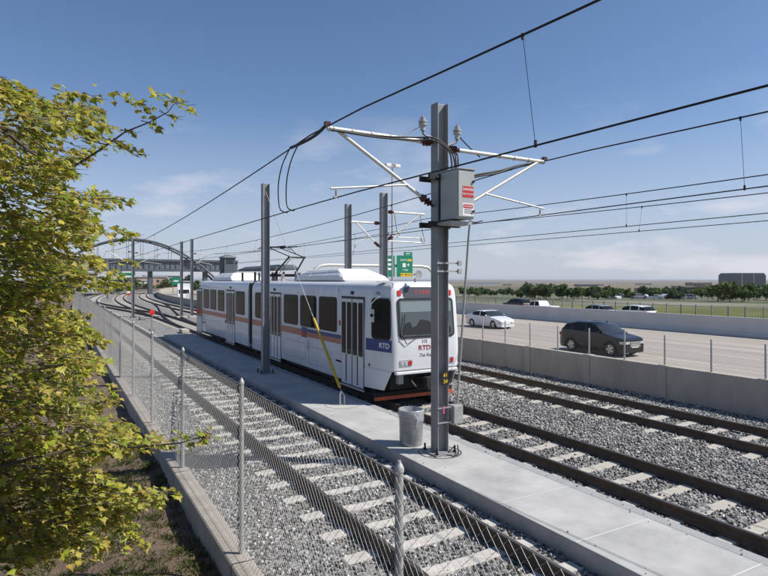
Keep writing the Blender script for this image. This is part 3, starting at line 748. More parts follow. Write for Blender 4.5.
for f, ys in ((f1, (18.6,20.0)), (f2, (32.2,33.8))):
    for y in ys: b = MB(); b.bar((TX0-.87,y,3.582),(TX0-.565,y,3.842),.03,.012,(1,0,1)); b.build('fairing_seam', M['roofgrey'], f)
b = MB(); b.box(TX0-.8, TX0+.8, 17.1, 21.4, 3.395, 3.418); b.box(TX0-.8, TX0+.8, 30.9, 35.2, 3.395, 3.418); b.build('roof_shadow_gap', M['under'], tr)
rb = MB(); rb.box(TX0-.6, TX0+.5, 25.7, 31.6, 3.84, 3.93); rb.add([(TX0-.6,25.7,3.932),(TX0+.5,25.7,3.932),(TX0+.4,26.0,4.08),(TX0-.3,26.0,4.08),(TX0-.6,31.6,3.932),(TX0+.5,31.6,3.932),(TX0+.4,31.3,4.08),(TX0-.3,31.3,4.08)], [(0,1,2,3),(1,5,6,2),(5,4,7,6),(4,0,3,7),(3,2,6,7)])
rb.v = [(x, y-1.1, z+.06) for x, y, z in rb.v]; rr = rb.build('resistor_box', M['bridge'], tr)
b = MB()
for y in (24.8, 26.4, 28, 30.2):
    for s_ in (-1, 1): b.box(TX0+s_*.45-.04, TX0+s_*.45+.04, y-.04, y+.04, 3.40, 3.84)
b.build('resistor_legs', M['under'], rr)
for y in (22.3, 24.0, 25.2):
    b = MB(); b.lathe((TX0-.45, y, 3.40), (0,0,1), [(.07,0),(.10,.05),(.06,.09),(.10,.14),(.06,.19),(.09,.24),(.04,.30)], 12); b.build('roof_insulator', M['porc'], tr, smooth=30)
b = MB(); b.box(TX0-.6, TX0-.2, 21.5, 22.1, 3.40, 3.74); b.build('roof_box', M['roofgrey'], tr)
pa = MB()
for s_ in (-1, 1):
    pa.tube([(TX0+s_*.5,25.1,3.66),(TX0+s_*.35,23.5,4.42)], .035, 8); 
pa.tube([(TX0-.40,23.5,4.42),(TX0+.40,23.5,4.42)], .03, 8); pa.box(TX0-.7,TX0+.7,24.9,25.3,3.60,3.72)
pt = pa.build('pantograph', M['under'], tr)
b = MB(); b.tube([(TX0-.5,24.3,3.74),(TX0-.3,23.45,4.36)], .018, 6); b.build('pantograph_rod', M['steel'], pt)
b = MB()
for s_ in (-1, 1): b.tube([(TX0+s_*.3,23.5,4.44),(TX0+s_*.28,26.3,4.95)], .022, 8)
b.tube([(TX0,23.55,4.55),(TX0,24.5,4.95)], .014, 6); b.build('pantograph_upper_arm', M['under'], pt)
b = MB()
for dy in (-.18, .18): b.tube([(TX0-.80,26.3+dy,4.88),(TX0-.62,26.3+dy,5.0),(TX0+.62,26.3+dy,5.0),(TX0+.80,26.3+dy,4.88)], .02, 6)
for s_ in (-1,1): b.bar((TX0+s_*.45,26.1,4.985),(TX0+s_*.45,26.5,4.985),.03,.03); b.bar((TX0+s_*.28,24.2,4.93),(TX0+s_*.28,26.4,4.97),.05,.05)
b.build('pantograph_head', M['under'], pt)
b = MB(); b.tube([(TX0-.35,13.55,3.39),(TX0-.35,13.55,3.50)], .03, 8); b.lathe((TX0-.35,13.45,3.60), (0,-1,0), [(.02,-.16),(.05,-.02),(.11,.06),(.12,.08),(.0,.07)], 16); b.build('horn', M['galvd'], tr, smooth=40)
b = MB(); b.box(TX0-1.2,TX0-.95,14.0,14.28,3.385,3.40); b.build('roof_plate', M['roofgrey'], tr)

# ------------------------------------------------------------------ overhead line masts
def cantilever(root, X, Y, s, L, ztop, zst, zreg, detail=True, t=.30):
    """tube arm, inclined strut and registration arm from mast face at X towards side s"""
    x0 = X+s*.16; b = MB(); b.tube([(x0+s*.30,Y,ztop),(X+s*L,Y,ztop)], .042, 10); a = b.build('arm', M['tubeW'], root, smooth=50)
    b = MB(); b.lathe((x0,Y,ztop), (s,0,0), [(.03,0),(.03,.06),(.075,.08),(.03,.10),(.085,.14),(.03,.17),(.085,.21),(.03,.24),(.05,.30)], 12); b.build('insulator', M['insul'], a, smooth=40)
    e = Vector((X+s*(L-.22),Y,ztop-.03)); f = Vector((x0+s*.0,Y,zst)); d = (e-f).normalized()
    b = MB(); b.tube([f+d*.34, e], .034, 10); st = b.build('strut', M['tubeW'], root, smooth=50)
    b = MB(); b.lathe(f, d, [(.03,0),(.03,.08),(.075,.10),(.03,.12),(.085,.17),(.03,.20),(.085,.25),(.05,.34)], 12); b.build('insulator', M['insul'], st, smooth=40)
    g = f+(e-f)*t
    b = MB(); b.tube([(g.x,Y-.03,g.z),(X+s*L-s*.05,Y-.03,zreg)], .02, 8); r = b.build('registration_arm', M['tubeW'], root, smooth=50)
    b = MB(); b.tube([(X+s*(L-.16),Y-.03,zreg-.02),(X+s*(L-.16),Y-.03,zreg-.13)], .02, 6); b.box(X+s*(L-.16)-.05,X+s*(L-.16)+.05,Y-.05,Y-.01,zreg-.16,zreg-.13); b.build('wire_clamp', M['galvd'], r)
    if detail:
        b = MB()
        for q in (.06, .13, .5, .9, 1.3): b = MB(); b.lathe((X+s*(L-q),Y,ztop), (s,0,0), [(.052,0),(.052,.025)], 10); b.build('arm_band', M['galvd'], a)
        b = MB(); b.box(X+s*L-.05,X+s*L+.05,Y-.04,Y+.04,ztop+.04,ztop+.11); b.build('wire_saddle', M['insul'], a)
    return a
def mast(X, Y, z0, z1, label, base=True, foot=True, d=.26, bf=.24, group='steel overhead line masts'):
    r = empty('catenary_mast', (X, Y, z0), label, 'mast', group)
    b = MB(); b.hsec(X, Y, z0+.03, z1, d, bf); b.build('column', M['steel'], r, bevel=.004)
    b = MB(); b.box(X-.27, X+.27, Y-.27, Y+.27, z0, z0+.03); bp = b.build('base_plate', M['steel'], r)
    for sx_ in (-1, 1):
        for sy_ in (-1, 1):
            b = MB(); b.lathe((X+sx_*.21, Y+sy_*.21, z0+.03), (0,0,1), [(.035,0),(.035,.03),(.02,.03),(.02,.13)], 6); b.build('anchor_bolt', M['under'], bp)
    return r
m1 = mast(6.61, 9.42, PZ, 6.92, 'nearest and largest steel mast, with a grey cabinet and two white cantilever arms')
cantilever(m1, 6.61, 9.42, -1, 2.42, 6.14, 4.90, 5.07); cantilever(m1, 6.61, 9.42, 1, 2.82, 6.06, 4.70, 5.02, True, .40)
MX, MY = 6.61, 9.42
for s_, z_, dx in ((-1, 6.20, .36), (1, 6.13, .30)):
    b = MB(); b.tube([(MX+s_*.13,MY-.06,z_-.03),(MX+s_*.25,MY-.06,z_+.03),(MX+s_*dx,MY-.06,z_+.04),(MX+s_*(dx+.07),MY-.06,z_+.07),(MX+s_*(dx+.08),MY-.06,z_+.14)], .022, 8); ib = b.build('insulator_bracket', M['steel'], m1, smooth=50)
    b = MB(); b.lathe((MX+s_*(dx+.08),MY-.06,z_+.13), (0,0,1), [(.05,0),(.05,.09),(.085,.10),(.085,.13),(.05,.14),(.085,.16),(.085,.19),(.05,.20),(.055,.25),(.02,.26),(.018,.30),(0,.305)], 16); b.build('post_insulator', M['porc'], ib, smooth=35)
# cabinet
bx0, bx1, by0, by1, bz0, bz1 = 6.50, 6.90, 8.70, 9.24, 4.60, 5.52
b = MB(); b.box(bx0,bx1,by0,by1,bz0,bz1); sb = b.build('switch_cabinet', M['boxgrey'], m1, bevel=.012)
b = MB(); b.box(bx0+.015,bx1-.015,by0-.022,by0-.0005,bz0+.03,bz1-.03); b.build('cabinet_door', M['boxgrey'], sb, bevel=.008)
b = MB(); b.box(bx0-.02,bx1+.02,by0-.04,by1,bz1+.001,bz1+.02); b.build('cabinet_lid', M['galvd'], sb)
def box_label(x, z, w, h, m, name): 
    b = MB(); b.plate((x, by0-.0225, z), (1,0,0), (0,0,1), rrect(w,h,.012), .003); return b.build(name, m, sb)
rl = box_label(6.735, 5.10, .26, .21, M['red'], 'red_label')
text('DANGER', .062, M['white'], sb, (6.735, by0-.027, 5.145), (1,0,0), (0,0,1), bold=.001, depth=.0006); text('HIGH VOLTAGE', .040, M['white'], sb, (6.735, by0-.027, 5.06), (1,0,0), (0,0,1), bold=.0008, depth=.0006)
box_label(6.735, 4.77, .26, .24, M['white'], 'white_label'); b = MB(); b.plate((6.735, by0-.026, 4.83), (1,0,0), (0,0,1), rrect(.23,.075,.03), .002); b.build('label_band', M['red'], sb)
text('DANGER', .05, M['white'], sb, (6.735, by0-.029, 4.829), (1,0,0), (0,0,1), depth=.0006)
b = MB()
for i in range(3): b.plate((6.735, by0-.026, 4.765-i*.03), (1,0,0), (0,0,1), [(-.09,-.006),(.09,-.006),(.09,.006),(-.09,.006)], .001)
b.build('label_print', M['under'], sb)
for z in (5.30, 4.74): b = MB(); b.lathe((bx1-.045, by0-.02, z), (0,-1,0), [(.025,0),(.025,.03)], 8); b.build('latch', M['black'], sb)
for z in (5.44, 4.53):
    b = MB(); b.box(MX-.36, MX+.36, MY-.19, MY-.125, z-.05, z+.05); b.box(MX-.36, MX+.36, MY+.125, MY+.19, z-.05, z+.05); cl = b.build('clamp_channel', M['under'], m1)
    for xx in (-.2, .2): b = MB(); b.tube([(MX+xx,MY-.24,z),(MX+xx,MY+.24,z)], .014, 6); b.build('clamp_bolt', M['galv'], cl)
b = MB(); b.box(6.42, 6.92, 8.80, 9.22, 4.50, 4.56); b.build('cabinet_shelf', M['galvd'], m1)
b = MB(); b.tube([(7.00,8.95,4.62),(7.0,9.0,4.3),(6.98,9.35,.95)], .022, 8); b.build('operating_rod', M['galvd'], m1, smooth=50)
b = MB(); b.box(6.80,7.02,9.20,9.42,.62,.98); lb = b.build('lower_box', M['galvd'], m1, bevel=.01)
for z in (.66, .95): b = MB(); b.box(MX-.14,MX+.22,MY-.145,MY-.122,z-.012,z+.012); b.build('box_strap', M['galv'], m1)
b = MB(); b.box(6.59,6.62,MY-.152,MY-.146,.84,.99); b.build('pink_tape', mat('pink_tape', (.8,.08,.25), .5), m1)
b = MB(); b.plate((6.66,MY-.123,1.52), (1,0,0), (0,0,1), [(-.085,-.13),(.085,-.13),(.085,.13),(-.085,.13)], .003); sg = b.build('number_plate', M['black'], m1)
for z, t_ in ((1.585,'61'),(1.46,'24')): text(t_, .10, M['signyellow'], sg, (6.66,MY-.1275,z), (1,0,0), (0,0,1), bold=.002, depth=.0006)
for z in (3.62, 3.78):
    b = MB(); b.box(MX-.16,MX+.42,MY-.148,MY-.124,z-.015,z+.015); b.box(MX+.32,MX+.40,MY-.19,MY-.149,z-.05,z+.05); b.build('rod_guide', M['galvd'], m1)
def cable(name, pts, r, parent, m=M['black'], n=7, sub=4):
    P = [Vector(p) for p in pts]; out = []
    for i in range(len(P)-1):
        p0 = P[max(i-1,0)]; p1 = P[i]; p2 = P[i+1]; p3 = P[min(i+2,len(P)-1)]
        for k in range(sub):
            t = k/sub; out.append(.5*((2*p1)+(p2-p0)*t+(2*p0-5*p1+4*p2-p3)*t*t+(3*p1-p0-3*p2+p3)*t**3))
    out.append(P[-1]); b = MB(); b.tube(out, r, n); return b.build(name, m, parent, smooth=60)
for q in (0, .05): cable('feeder_cable', [(4.25,MY-.05,6.10),(5.2,MY-.06,6.08+q*.6),(6.0,MY-.1,6.12+q),(6.35,MY-.2,6.13+q),(6.62+q,MY-.26,5.98),(6.68+q*1.4,MY-.3,5.75),(6.66+q*1.6,MY-.32,5.53)], .017, m1)
for q in (0, .05): cable('feeder_cable', [(6.9,MY-.03,6.0),(6.84+q,MY-.2,5.92),(6.80+q,MY-.28,5.75),(6.79+q,MY-.30,5.53)], .017, m1)
for q in (0, .04): cable('feeder_cable', [(6.86,MY-.35,5.45-q),(7.2,MY-.3,5.52-q),(7.6,MY-.15,5.62-q),(8.1,MY-.05,5.74-q),(8.7,MY,5.92),(9.2,MY,6.02)], .02, m1)
cable('feeder_cable', [(7.3,MY-.25,5.55),(7.12,MY-.28,5.35),(7.02,MY-.33,5.05),(7.02,MY-.34,4.75),(7.2,MY-.28,4.60),(7.6,MY-.1,4.66)], .012, m1)
cable('stay_cord', [(6.2,MY-.06,6.45),(5.85,MY,6.25),(5.6,MY,6.13)], .008, m1, M['galvd']); cable('stay_cord', [(7.0,MY-.06,6.35),(7.3,MY,6.18),(7.62,MY,5.98)], .013, m1)
b = MB(); b.tube([(6.70,MY-.16,.08),(6.78,MY-.25,.2),(6.86,MY-.18,.08)], .012, 6); b.tube([(6.56,MY-.3,.08),(6.64,MY-.4,.075),(6.8,MY-.36,.075),(6.9,MY-.2,.2)], .012, 6); b.build('ground_wire', M['black'], m1)

m2 = mast(6.70, 20.6, PZ, 6.97, 'steel mast on the platform held by a stay wire with a yellow guard')
b = MB(); b.box(6.56,6.60,20.4,20.46,6.5,6.75); b.build('stay_bracket', M['galvd'], m2)
gy = empty('guy_wire', (6.8, 14.3, PZ), 'sloping stay wire with a bright yellow plastic guard anchored in the platform', 'guy wire')
G0, G1 = Vector((6.8,14.35,.42)), Vector((6.66,20.45,6.66)); gd = (G1-G0)
b = MB(); b.tube([G0, G1], .011, 6); b.build('stay_wire', M['galvd'], gy)
b = MB(); b.tube([G0+gd*.015, G0+gd*.30], .04, 10); b.build('yellow_guard', M['yellow'], gy, smooth=50)
b = MB(); b.tube([(6.74,14.3,PZ),(6.75,14.32,.32),(6.8,14.35,.42)], .022, 6); b.tube([(6.88,14.3,PZ),(6.87,14.30,.30),(6.82,14.35,.40)], .022, 6); b.build('anchor_shackle', M['galv'], gy)
m3 = mast(11.5, 20.3, -.2, 6.95, 'steel mast rising behind the train roof with white arms on its right')
m4 = mast(11.77, 24.1, -.2, 6.95, 'steel mast rising behind the middle of the train roof, left of the other mast there')
cantilever(m3, 11.5, 20.3, 1, 1.95, 6.2, 5.05, 5.2, False, .12)
cantilever(m3, 11.5, 20.3, -1, 1.45, 5.72, 4.75, 4.85, False, .45)
b = MB(); b.tube([(11.7,20.26,5.02),(13.5,20.26,5.0)], .026, 8); b.build('arm', M['tubeW'], m3, smooth=50)
b = MB(); b.tube([(11.95,20.2,6.15),(12.05,20.2,5.5),(12.2,20.2,5.25)], .02, 6); b.build('hanger', M['galvd'], m3); b = MB(); b.tube([(13.2,20.2,6.15),(13.3,20.2,5.5),(13.42,20.2,5.0)], .02, 6); b.build('hanger', M['galvd'], m3)
m5 = mast(6.5, 60.2, -.2, 7.45, 'tall steel mast beyond the end of the platform with arms over two tracks')
cantilever(m5, 6.5, 60.2, -1, 2.3, 6.14, 4.9, 5.07, False); cantilever(m5, 6.5, 60.2, 1, 2.6, 6.06, 4.9, 5.02, False)
m6 = mast(11.72, 59.0, -.2, 7.5, 'tall steel mast beside the rear of the train, right one of the pair')
cantilever(m6, 11.72, 59.0, 1, 2.0, 6.05, 4.9, 5.0, False)
m7 = mast(10.95, 60.1, -.2, 7.3, 'tall steel mast near the rear of the train, left one of the pair')
m8 = mast(8.9, 125, -.2, 7.4, 'distant steel mast seen left of the tall mast, near the grey shed')
# ------------------------------------------------------------------ overhead lines
def contact_line(label, msg, con, drops, jumpers=()):
    """msg, con: (x, y, z) support points; the messenger sags between supports"""
    root = empty('overhead_line', msg[0], label, 'overhead wire', 'overhead contact lines')
    def pos(P, y, sag):
        for a, c in zip(P[:-1], P[1:]):
            if y <= c[1] or c is P[-1]:
                t = (y-a[1])/(c[1]-a[1]); return Vector((a[0]+(c[0]-a[0])*t, y, a[2]+(c[2]-a[2])*t-sag*4*t*(1-t)*(abs(c[1]-a[1])/50)**2))
    ym = np.linspace(msg[0][1], msg[-1][1], 70); yc = np.linspace(con[0][1], con[-1][1], 50)
    b = MB(); b.tube([pos(msg, y, .55) for y in ym], .0135, 6); b.build('messenger_wire', M['wire'], root, smooth=60)
    b = MB(); b.tube([pos(con, y, .0) for y in yc], .011, 6); b.build('contact_wire', M['wire'], root, smooth=60)
    for y in drops:
        a, c = pos(msg, y, .55), pos(con, y, .0)
        b = MB(); b.tube([a, c], .0035, 5); b.box(a.x-.013,a.x+.013,y-.012,y+.012,a.z-.05,a.z+.02); b.box(c.x-.012,c.x+.012,y-.012,y+.012,c.z-.02,c.z+.06); b.build('dropper', M['wire'], root)
    for ya, yb, bl in jumpers:
        a, c = pos(msg, ya, .55), pos(con, yb, .0)
        cable('jumper_cable', [a, a+(c-a)*.2+Vector((0,bl*.7,0)), a+(c-a)*.5+Vector((0,bl,0)), a+(c-a)*.85+Vector((0,bl*.7,-.05)), c+Vector((0,-.05,-.01)), c+Vector((0,-.22,0))], .013, root)
    return root
contact_line('pair of overhead wires above the leftmost track, the nearest ones', [(5.45,-14,6.14),(4.18,MY,6.21),(4.18,60.2,6.18),(bend(4.4,125),125,6.2)], [(5.75,-14,5.0),(4.34,MY,4.92),(4.3,60.2,4.9),(bend(4.4,125),125,4.95)], [4.75,30,36,42,48], [(11.3,12.0,.55),(10.75,11.6,.5)])
contact_line('pair of overhead wires above the train and its pantograph', [(9.7,-14,6.05),(9.38,MY,6.10),(9.1,60.2,6.10),(bend(8.9,125),125,6.2)], [(10.8,-14,5.03),(9.28,MY,4.87),(8.95,60.2,5.0),(bend(8.9,125),125,5.0)], [5.2,16,30,36,43,50], [])
contact_line('pair of overhead wires above the rightmost track', [(13.6,-14,5.98),(13.55,20.3,6.02),(13.6,59,6.05),(bend(13.6,125),125,6.2)], [(13.7,-14,4.94),(13.5,20.3,4.9),(13.6,59,4.9),(bend(13.6,125),125,5.0)], [10.5,27,34,41,50], [])
contact_line('pair of overhead wires running just inside the concrete retaining wall', [(15.9,-14,5.9),(15.4,24.1,6.0),(13.9,59,6.1)], [(15.9,-14,4.95),(15.2,24.1,4.92),(13.8,59,4.95)], [11.5,30,38,46], [])
b = MB(); sl = bpy.data.objects
cable('cable_sleeve', [(4.2,MY+.02,6.22),(4.2,9.9,6.14),(4.19,10.5,6.12),(4.19,11.25,6.15)], .03, m1)
# ------------------------------------------------------------------ the maple at the fence (near, leaf by leaf)
SIL = [(40,-60),(60,-30),(75,2),(85,10),(95,66),(110,100),(125,114),(140,116),(155,104),(165,78),(175,56),(185,96),(200,112),(215,106),(230,124),(240,126),(247,78),(252,74),(258,122),(268,136),(280,122),(290,100),(300,92),(310,92),(325,98),(340,96),(355,104),(375,110),(390,120),(400,126),(415,124),(425,142),(435,170),(445,155),(452,96),(470,84),(478,110),(488,150),(496,164),(505,150),(515,128),(530,122),(543,112),(552,60),(565,25),(580,10),(620,-10)]
sil_y = [p[0] for p in SIL]; sil_x = [p[1] for p in SIL]
def ray(px, py, D): 
    k = (px-384)/580.0; R = D*k
    return Vector((R*cs+D*sn, -R*sn+D*cs, CAMZ+(280-py)/580.0*D))
maple = empty('maple_tree', (-2.6, 5.6, -.62), 'leafy maple tree with yellow green leaves turning red, left of the chain link fence', 'tree')
TR = Vector((-2.6, 5.6, -.62))
tk = MB(); tk.tube([TR, TR+Vector((.03,.02,.8)), TR+Vector((.08,.0,2.2)), TR+Vector((.0,.1,4.0)), TR+Vector((.1,.1,6.2)), TR+Vector((.05,.0,7.6))], [.20,.16,.13,.10,.06,.02], 10)
tk.build('trunk', M['bark'], maple, smooth=60)
LV = []; LF = []; LC = []
LEAF = [(0,-.10),(.16,.02),(.44,.0),(.36,.16),(.55,.36),(.30,.42),(.24,.56),(.10,.62),(0,1.0),(-.10,.62),(-.24,.56),(-.30,.42),(-.55,.36),(-.36,.16),(-.44,.0),(-.16,.02)]
TIP = [0,.0,1,.35,1,.40,.7,.50,1,.50,.7,.40,1,.35,1,0]
def leaf(p, d, nrm, size, base, edge, ea):
    d = d.normalized(); r = d.cross(nrm).normalized(); n = r.cross(d); k = len(LV); curl = random.uniform(.02,.55); fold = random.uniform(-.1,.55)
    LV.append(p+d*size*.36+n*size*.02); LC.append((*base,1))
    for (a, b), t in zip(LEAF, TIP):
        LV.append(p+r*(a*size)+d*(b*size)+n*(size*(fold*abs(a)-curl*(b-.3)**2*1.2+random.uniform(-.05,.05))))
        e = min(1, ea*t*random.uniform(.5,1.3)); LC.append((base[0]*(1-e)+edge[0]*e, base[1]*(1-e)+edge[1]*e, base[2]*(1-e)+edge[2]*e, 1))
    m_ = len(LEAF)
    for i in range(m_): LF.append((k, k+1+i, k+1+(i+1)%m_))
GREENS = [(.25,.33,.035),(.35,.41,.042),(.45,.48,.05),(.54,.53,.065),(.15,.22,.03),(.58,.53,.10),(.21,.29,.035),(.31,.385,.042),(.46,.38,.08)]
EDGES = [(.36,.11,.05),(.50,.27,.14),(.26,.06,.035),(.58,.42,.24),(.46,.22,.12),(.60,.46,.28)]
TW = MB()
def spray(c, out, L, n, rad):
    out = out.normalized(); side = out.cross(Vector((0,0,1))).normalized(); a0 = c-out*L*.5; b0 = c+out*L*.5+Vector((0,0,-.04))
    mid = (a0+b0)/2+Vector((0,0,random.uniform(-.02,.05)))
    TW.tube([a0, mid, b0], [.0045,.003,.0015], 4, False)
    nb = max(2, n//8)
    for j in range(nb):
        t = random.uniform(.1,.95); q = a0.lerp(mid, t*2) if t < .5 else mid.lerp(b0, t*2-1)
        TW.tube([q, q+side*random.choice((-1,1))*rad*random.uniform(.4,.9)+out*.08], [.003,.0015], 3, False)
    for j in range(n):
        t = random.uniform(0,1.0)**.8; q = a0.lerp(mid, t*2) if t < .5 else mid.lerp(b0, t*2-1)
        w = rad*(1-.55*t); q = q+side*random.gauss(0,.5)*w+Vector((0,0,random.gauss(-.01,.30)*w))
        d = (out*random.uniform(.4,1)+side*random.uniform(-1,1)+Vector((0,0,random.uniform(-.75,.15)))).normalized()
        nr = Vector((random.gauss(.12,.42), random.gauss(-.08,.42), 1)).normalized()
        g = random.choice(GREENS); f = random.uniform(.75,1.2)
        if random.random() < .5: d2 = d
        leaf(q, d, nr, random.triangular(.032,.102,.058), tuple(v*f for v in g), random.choice(EDGES), random.choice((0,.2,.5,.8,1,1)))
limbs = {}
LM = MB(); main = []
for i in range(13):
    h = 1.2+i*.33; px = random.uniform(-10,70); py = 280-(h+TR.z-CAMZ+random.uniform(.1,.6))*580/5.5
    e = ray(px, min(540, max(120, py)), random.uniform(4.6,7.2)); s0 = TR+Vector((.05,.03,h)); m_ = s0.lerp(e,.5)+Vector((0,0,.15))
    LM.tube([s0, s0.lerp(m_,.5)+Vector((0,0,.04)), m_, m_.lerp(e,.5)+Vector((0,0,.03)), e], [.036,.028,.020,.011,.004], 6, False); main.append((s0, m_, e))
def near_limb(c):
    best = None
    for (a, m_, e) in main:
        for t in (.25,.4,.55,.7,.85):
            q = a.lerp(m_, t*2) if t < .5 else m_.lerp(e, t*2-1); d = (q-c).length
            if best is None or d < best[0]: best = (d, q)
    return best[1]
count = 0; tries = 0
while count < 1900 and tries < 120000:
    tries += 1
    py = random.uniform(62, 600); lim = np.interp(py, sil_y, sil_x)+9*math.sin(py*.23)+7*math.sin(py*.41+1); px = random.uniform(-230, 205)
    if px > lim-10: continue
    D = random.uniform(4.3, 7.4)
    if py > 440: D = random.uniform(4.6, 6.0)
    c = ray(px, py, D)
    if c.z < .0 or (c.z < .5 and random.random() < .4): continue
    if px < -60 and random.random() < .55: continue
    # gaps where the sky shows through
    if math.sin(px*.071+py*.043)+math.sin(py*.083-px*.031+1.3) < -1.3 and random.random() < .9: continue
    out = Vector((c.x-TR.x, c.y-TR.y, 0)).normalized()+Vector((random.uniform(-.5,.5), random.uniform(-.5,.5), random.uniform(-.12,.05)))
    room = lim-px; rad = .17 if room > 24 else .11
    spray(c, out, .34 if room > 24 else .24, random.randint(14,24), rad); count += 1
    if random.random() < .10:
        q = near_limb(c); TW.tube([q, q.lerp(c,.5)+Vector((0,0,.06)), c], [.010,.007,.005], 4, False)
for px, py, D, n, sp in ((120,96,5.2,10,.14),(140,106,5.2,11,.16),(158,98,5.2,9,.13),(150,122,5.2,8,.13),(172,96,5.2,8,.10),(184,104,5.2,9,.12),(168,112,5.2,6,.10),(128,132,5.2,8,.12),(134,150,5.25,8,.12),(118,142,5.3,9,.14),
                         (196,437,4.7,9,.10),(180,440,4.7,10,.12),(206,434,4.7,7,.07),(60,90,5.4,9,.14),(74,92,5.4,8,.12),(92,94,5.4,9,.14),(3,77,5.0,6,.08),(128,262,5.6,9,.12),(114,236,5.4,10,.13),(168,490,4.6,10,.12),(150,500,4.6,10,.13),(136,543,4.4,9,.13),(88,548,4.3,9,.14),(96,540,4.3,8,.1),(70,556,4.2,8,.12),(128,532,4.5,9,.12)):
    c = ray(px, py, D); spray(c, Vector((c.x-TR.x, c.y-TR.y, -.1)), .15, int(n*1.5), sp)
A = [ray(60,175,5.4), ray(100,150,5.3), ray(125,132,5.2), ray(150,122,5.2), ray(168,112,5.2), ray(174,104,5.2)]
LM.tube(A, [.011,.009,.007,.006,.004,.003], 6, False); LM.tube([A[0], near_limb(A[0])], [.016,.02], 6, False)
A = [ray(90,445,5.0), ray(140,447,4.8), ray(180,443,4.7), ray(205,436,4.7)]; LM.tube(A, [.010,.008,.006,.003], 5, False); LM.tube([A[0], near_limb(A[0])], [.010,.016], 5, False)
LM.build('limbs', M['bark'], maple, smooth=60)['kind'] = 'stuff'
TW.build('twigs', M['bark'], maple)['kind'] = 'stuff'
fol = mesh_np('leaves', np.array([tuple(v) for v in LV]), np.array(LF), M['leaf'], maple, colors=LC); fol['kind'] = 'stuff'
# fallen leaves and grass tufts on the bank
def soil_z(x, y): return -0.56+0.035*math.sin(x*2.1+y*0.7)+0.03*math.sin(y*2.7-x*1.3)+0.012*math.sin(x*9+y*6.5)-0.02*max(0,-x)
GV = []; GF = []; GC = []
for t in range(4200):
    x = random.uniform(-4.5, 1.9); y = random.uniform(2.5, 17); 
    d = math.sin(x*1.9+.6)*math.sin(y*1.35+x*.6)+.5*math.sin(x*4.1-y*3.3)
    if d < -.25 and random.random() < .85 and not (y > 7.5 and random.random() < .7) and not (x < -.2 and y < 5.4 and random.random() < .5): continue
    for k in range(random.randint(14,30)):
        a = random.uniform(0,6.28); r = abs(random.gauss(0,.07)); bx_, by_ = x+math.cos(a)*r, y+math.sin(a)*r
        if bx_ > 1.93: continue
        h = random.uniform(.03,.10); l = random.uniform(.01,.06); z = soil_z(bx_,by_)-.005; w = .0026; i = len(GV); c_ = math.cos(a); s_ = math.sin(a)
        GV += [(bx_-s_*w,by_+c_*w,z),(bx_+s_*w,by_-c_*w,z),(bx_+c_*l*.5,by_+s_*l*.5,z+h*.7),(bx_+c_*l*1.3,by_+s_*l*1.3,z+h)]
        g = random.choice([(.05,.085,.018),(.075,.105,.025),(.11,.125,.035),(.16,.14,.06)]); GC += [(*g,1)]*4; GF += [(i,i+1,i+2),(i,i+2,i+3)]
tag(mesh_np('grass', GV, np.array(GF), M['grass'], colors=GC), 'short tufts of grass on the bare bank under the tree', 'grass', kind='stuff')
LV = []; LF = []; LC = []
for t in range(900):
    x = random.uniform(-4, 1.9); y = random.uniform(2.8, 14); d = Vector((random.uniform(-1,1),random.uniform(-1,1),random.uniform(-.1,.2)))
    leaf(Vector((x,y,soil_z(x,y)+.015)), d, Vector((random.gauss(0,.25),random.gauss(0,.25),1)), random.uniform(.05,.09), random.choice([(.30,.20,.10),(.22,.12,.06),(.36,.28,.10),(.45,.38,.28)]), (.2,.1,.05), .6)
tag(mesh_np('fallen_leaves', np.array([tuple(v) for v in LV]), np.array(LF), M['leaf'], colors=LC), 'dry fallen leaves scattered on the bank', 'leaves', kind='stuff')

# ------------------------------------------------------------------ litter bin on the platform
BX, BY_ = 6.42, 10.18
bn = empty('litter_bin', (BX, BY_, PZ), 'galvanised bin with a white plastic liner standing on the platform beside the mast', 'litter bin')
b = MB(); prof = [(.225,.0),(.232,.01)]
for i in range(1, 24): z = .02+i*.028; prof.append((.233+.018*z+.006*(i % 2), z))
b.lathe((BX,BY_,PZ), (0,0,1), prof+[(.256,.70),(.262,.715),(.250,.72),(.240,.60),(.232,.08),(0,.06)], 40); b.build('bin_body', M['binm'], bn, smooth=30)
V = []; F = []; n = 40
for i, (z, r) in enumerate(((.40,.253),(.50,.262),(.58,.264),(.66,.266),(.725,.269),(.735,.255),(.66,.235),(.45,.20))):
    for k in range(n):
        a = 2*math.pi*k/n; zz_ = z; rr_ = r+.004*math.sin(a*9+i*1.3)+.003*math.sin(a*17)
        if i == 0: zz_ = .53+.05*math.sin(a*2+.5)+.03*math.sin(a*5+1)
        if i == 1: zz_ = max(z, .55+.05*math.sin(a*2+.5)+.03*math.sin(a*5+1))
        if i == 2: zz_ = .60+.02*math.sin(a*2+.5)
        V.append((BX+math.cos(a)*rr_, BY_+math.sin(a)*rr_, PZ+zz_))
for i in range(7):
    for k in range(n): F.append((i*n+k, i*n+(k+1)%n, (i+1)*n+(k+1)%n, (i+1)*n+k))
b = MB(); b.add(V, F); ln_ = b.build('bin_liner', M['bag'], bn, smooth=60)
b = MB(); b.tube([(BX-.09,BY_-.255,PZ+.68),(BX-.02,BY_-.27,PZ+.56),(BX-.03,BY_-.265,PZ+.40)], [.03,.025,.012], 7); b.tube([(BX+.07,BY_-.255,PZ+.70),(BX-.02,BY_-.27,PZ+.57)], [.012,.02], 7); b.build('liner_tail', M['bag'], ln_, smooth=60)

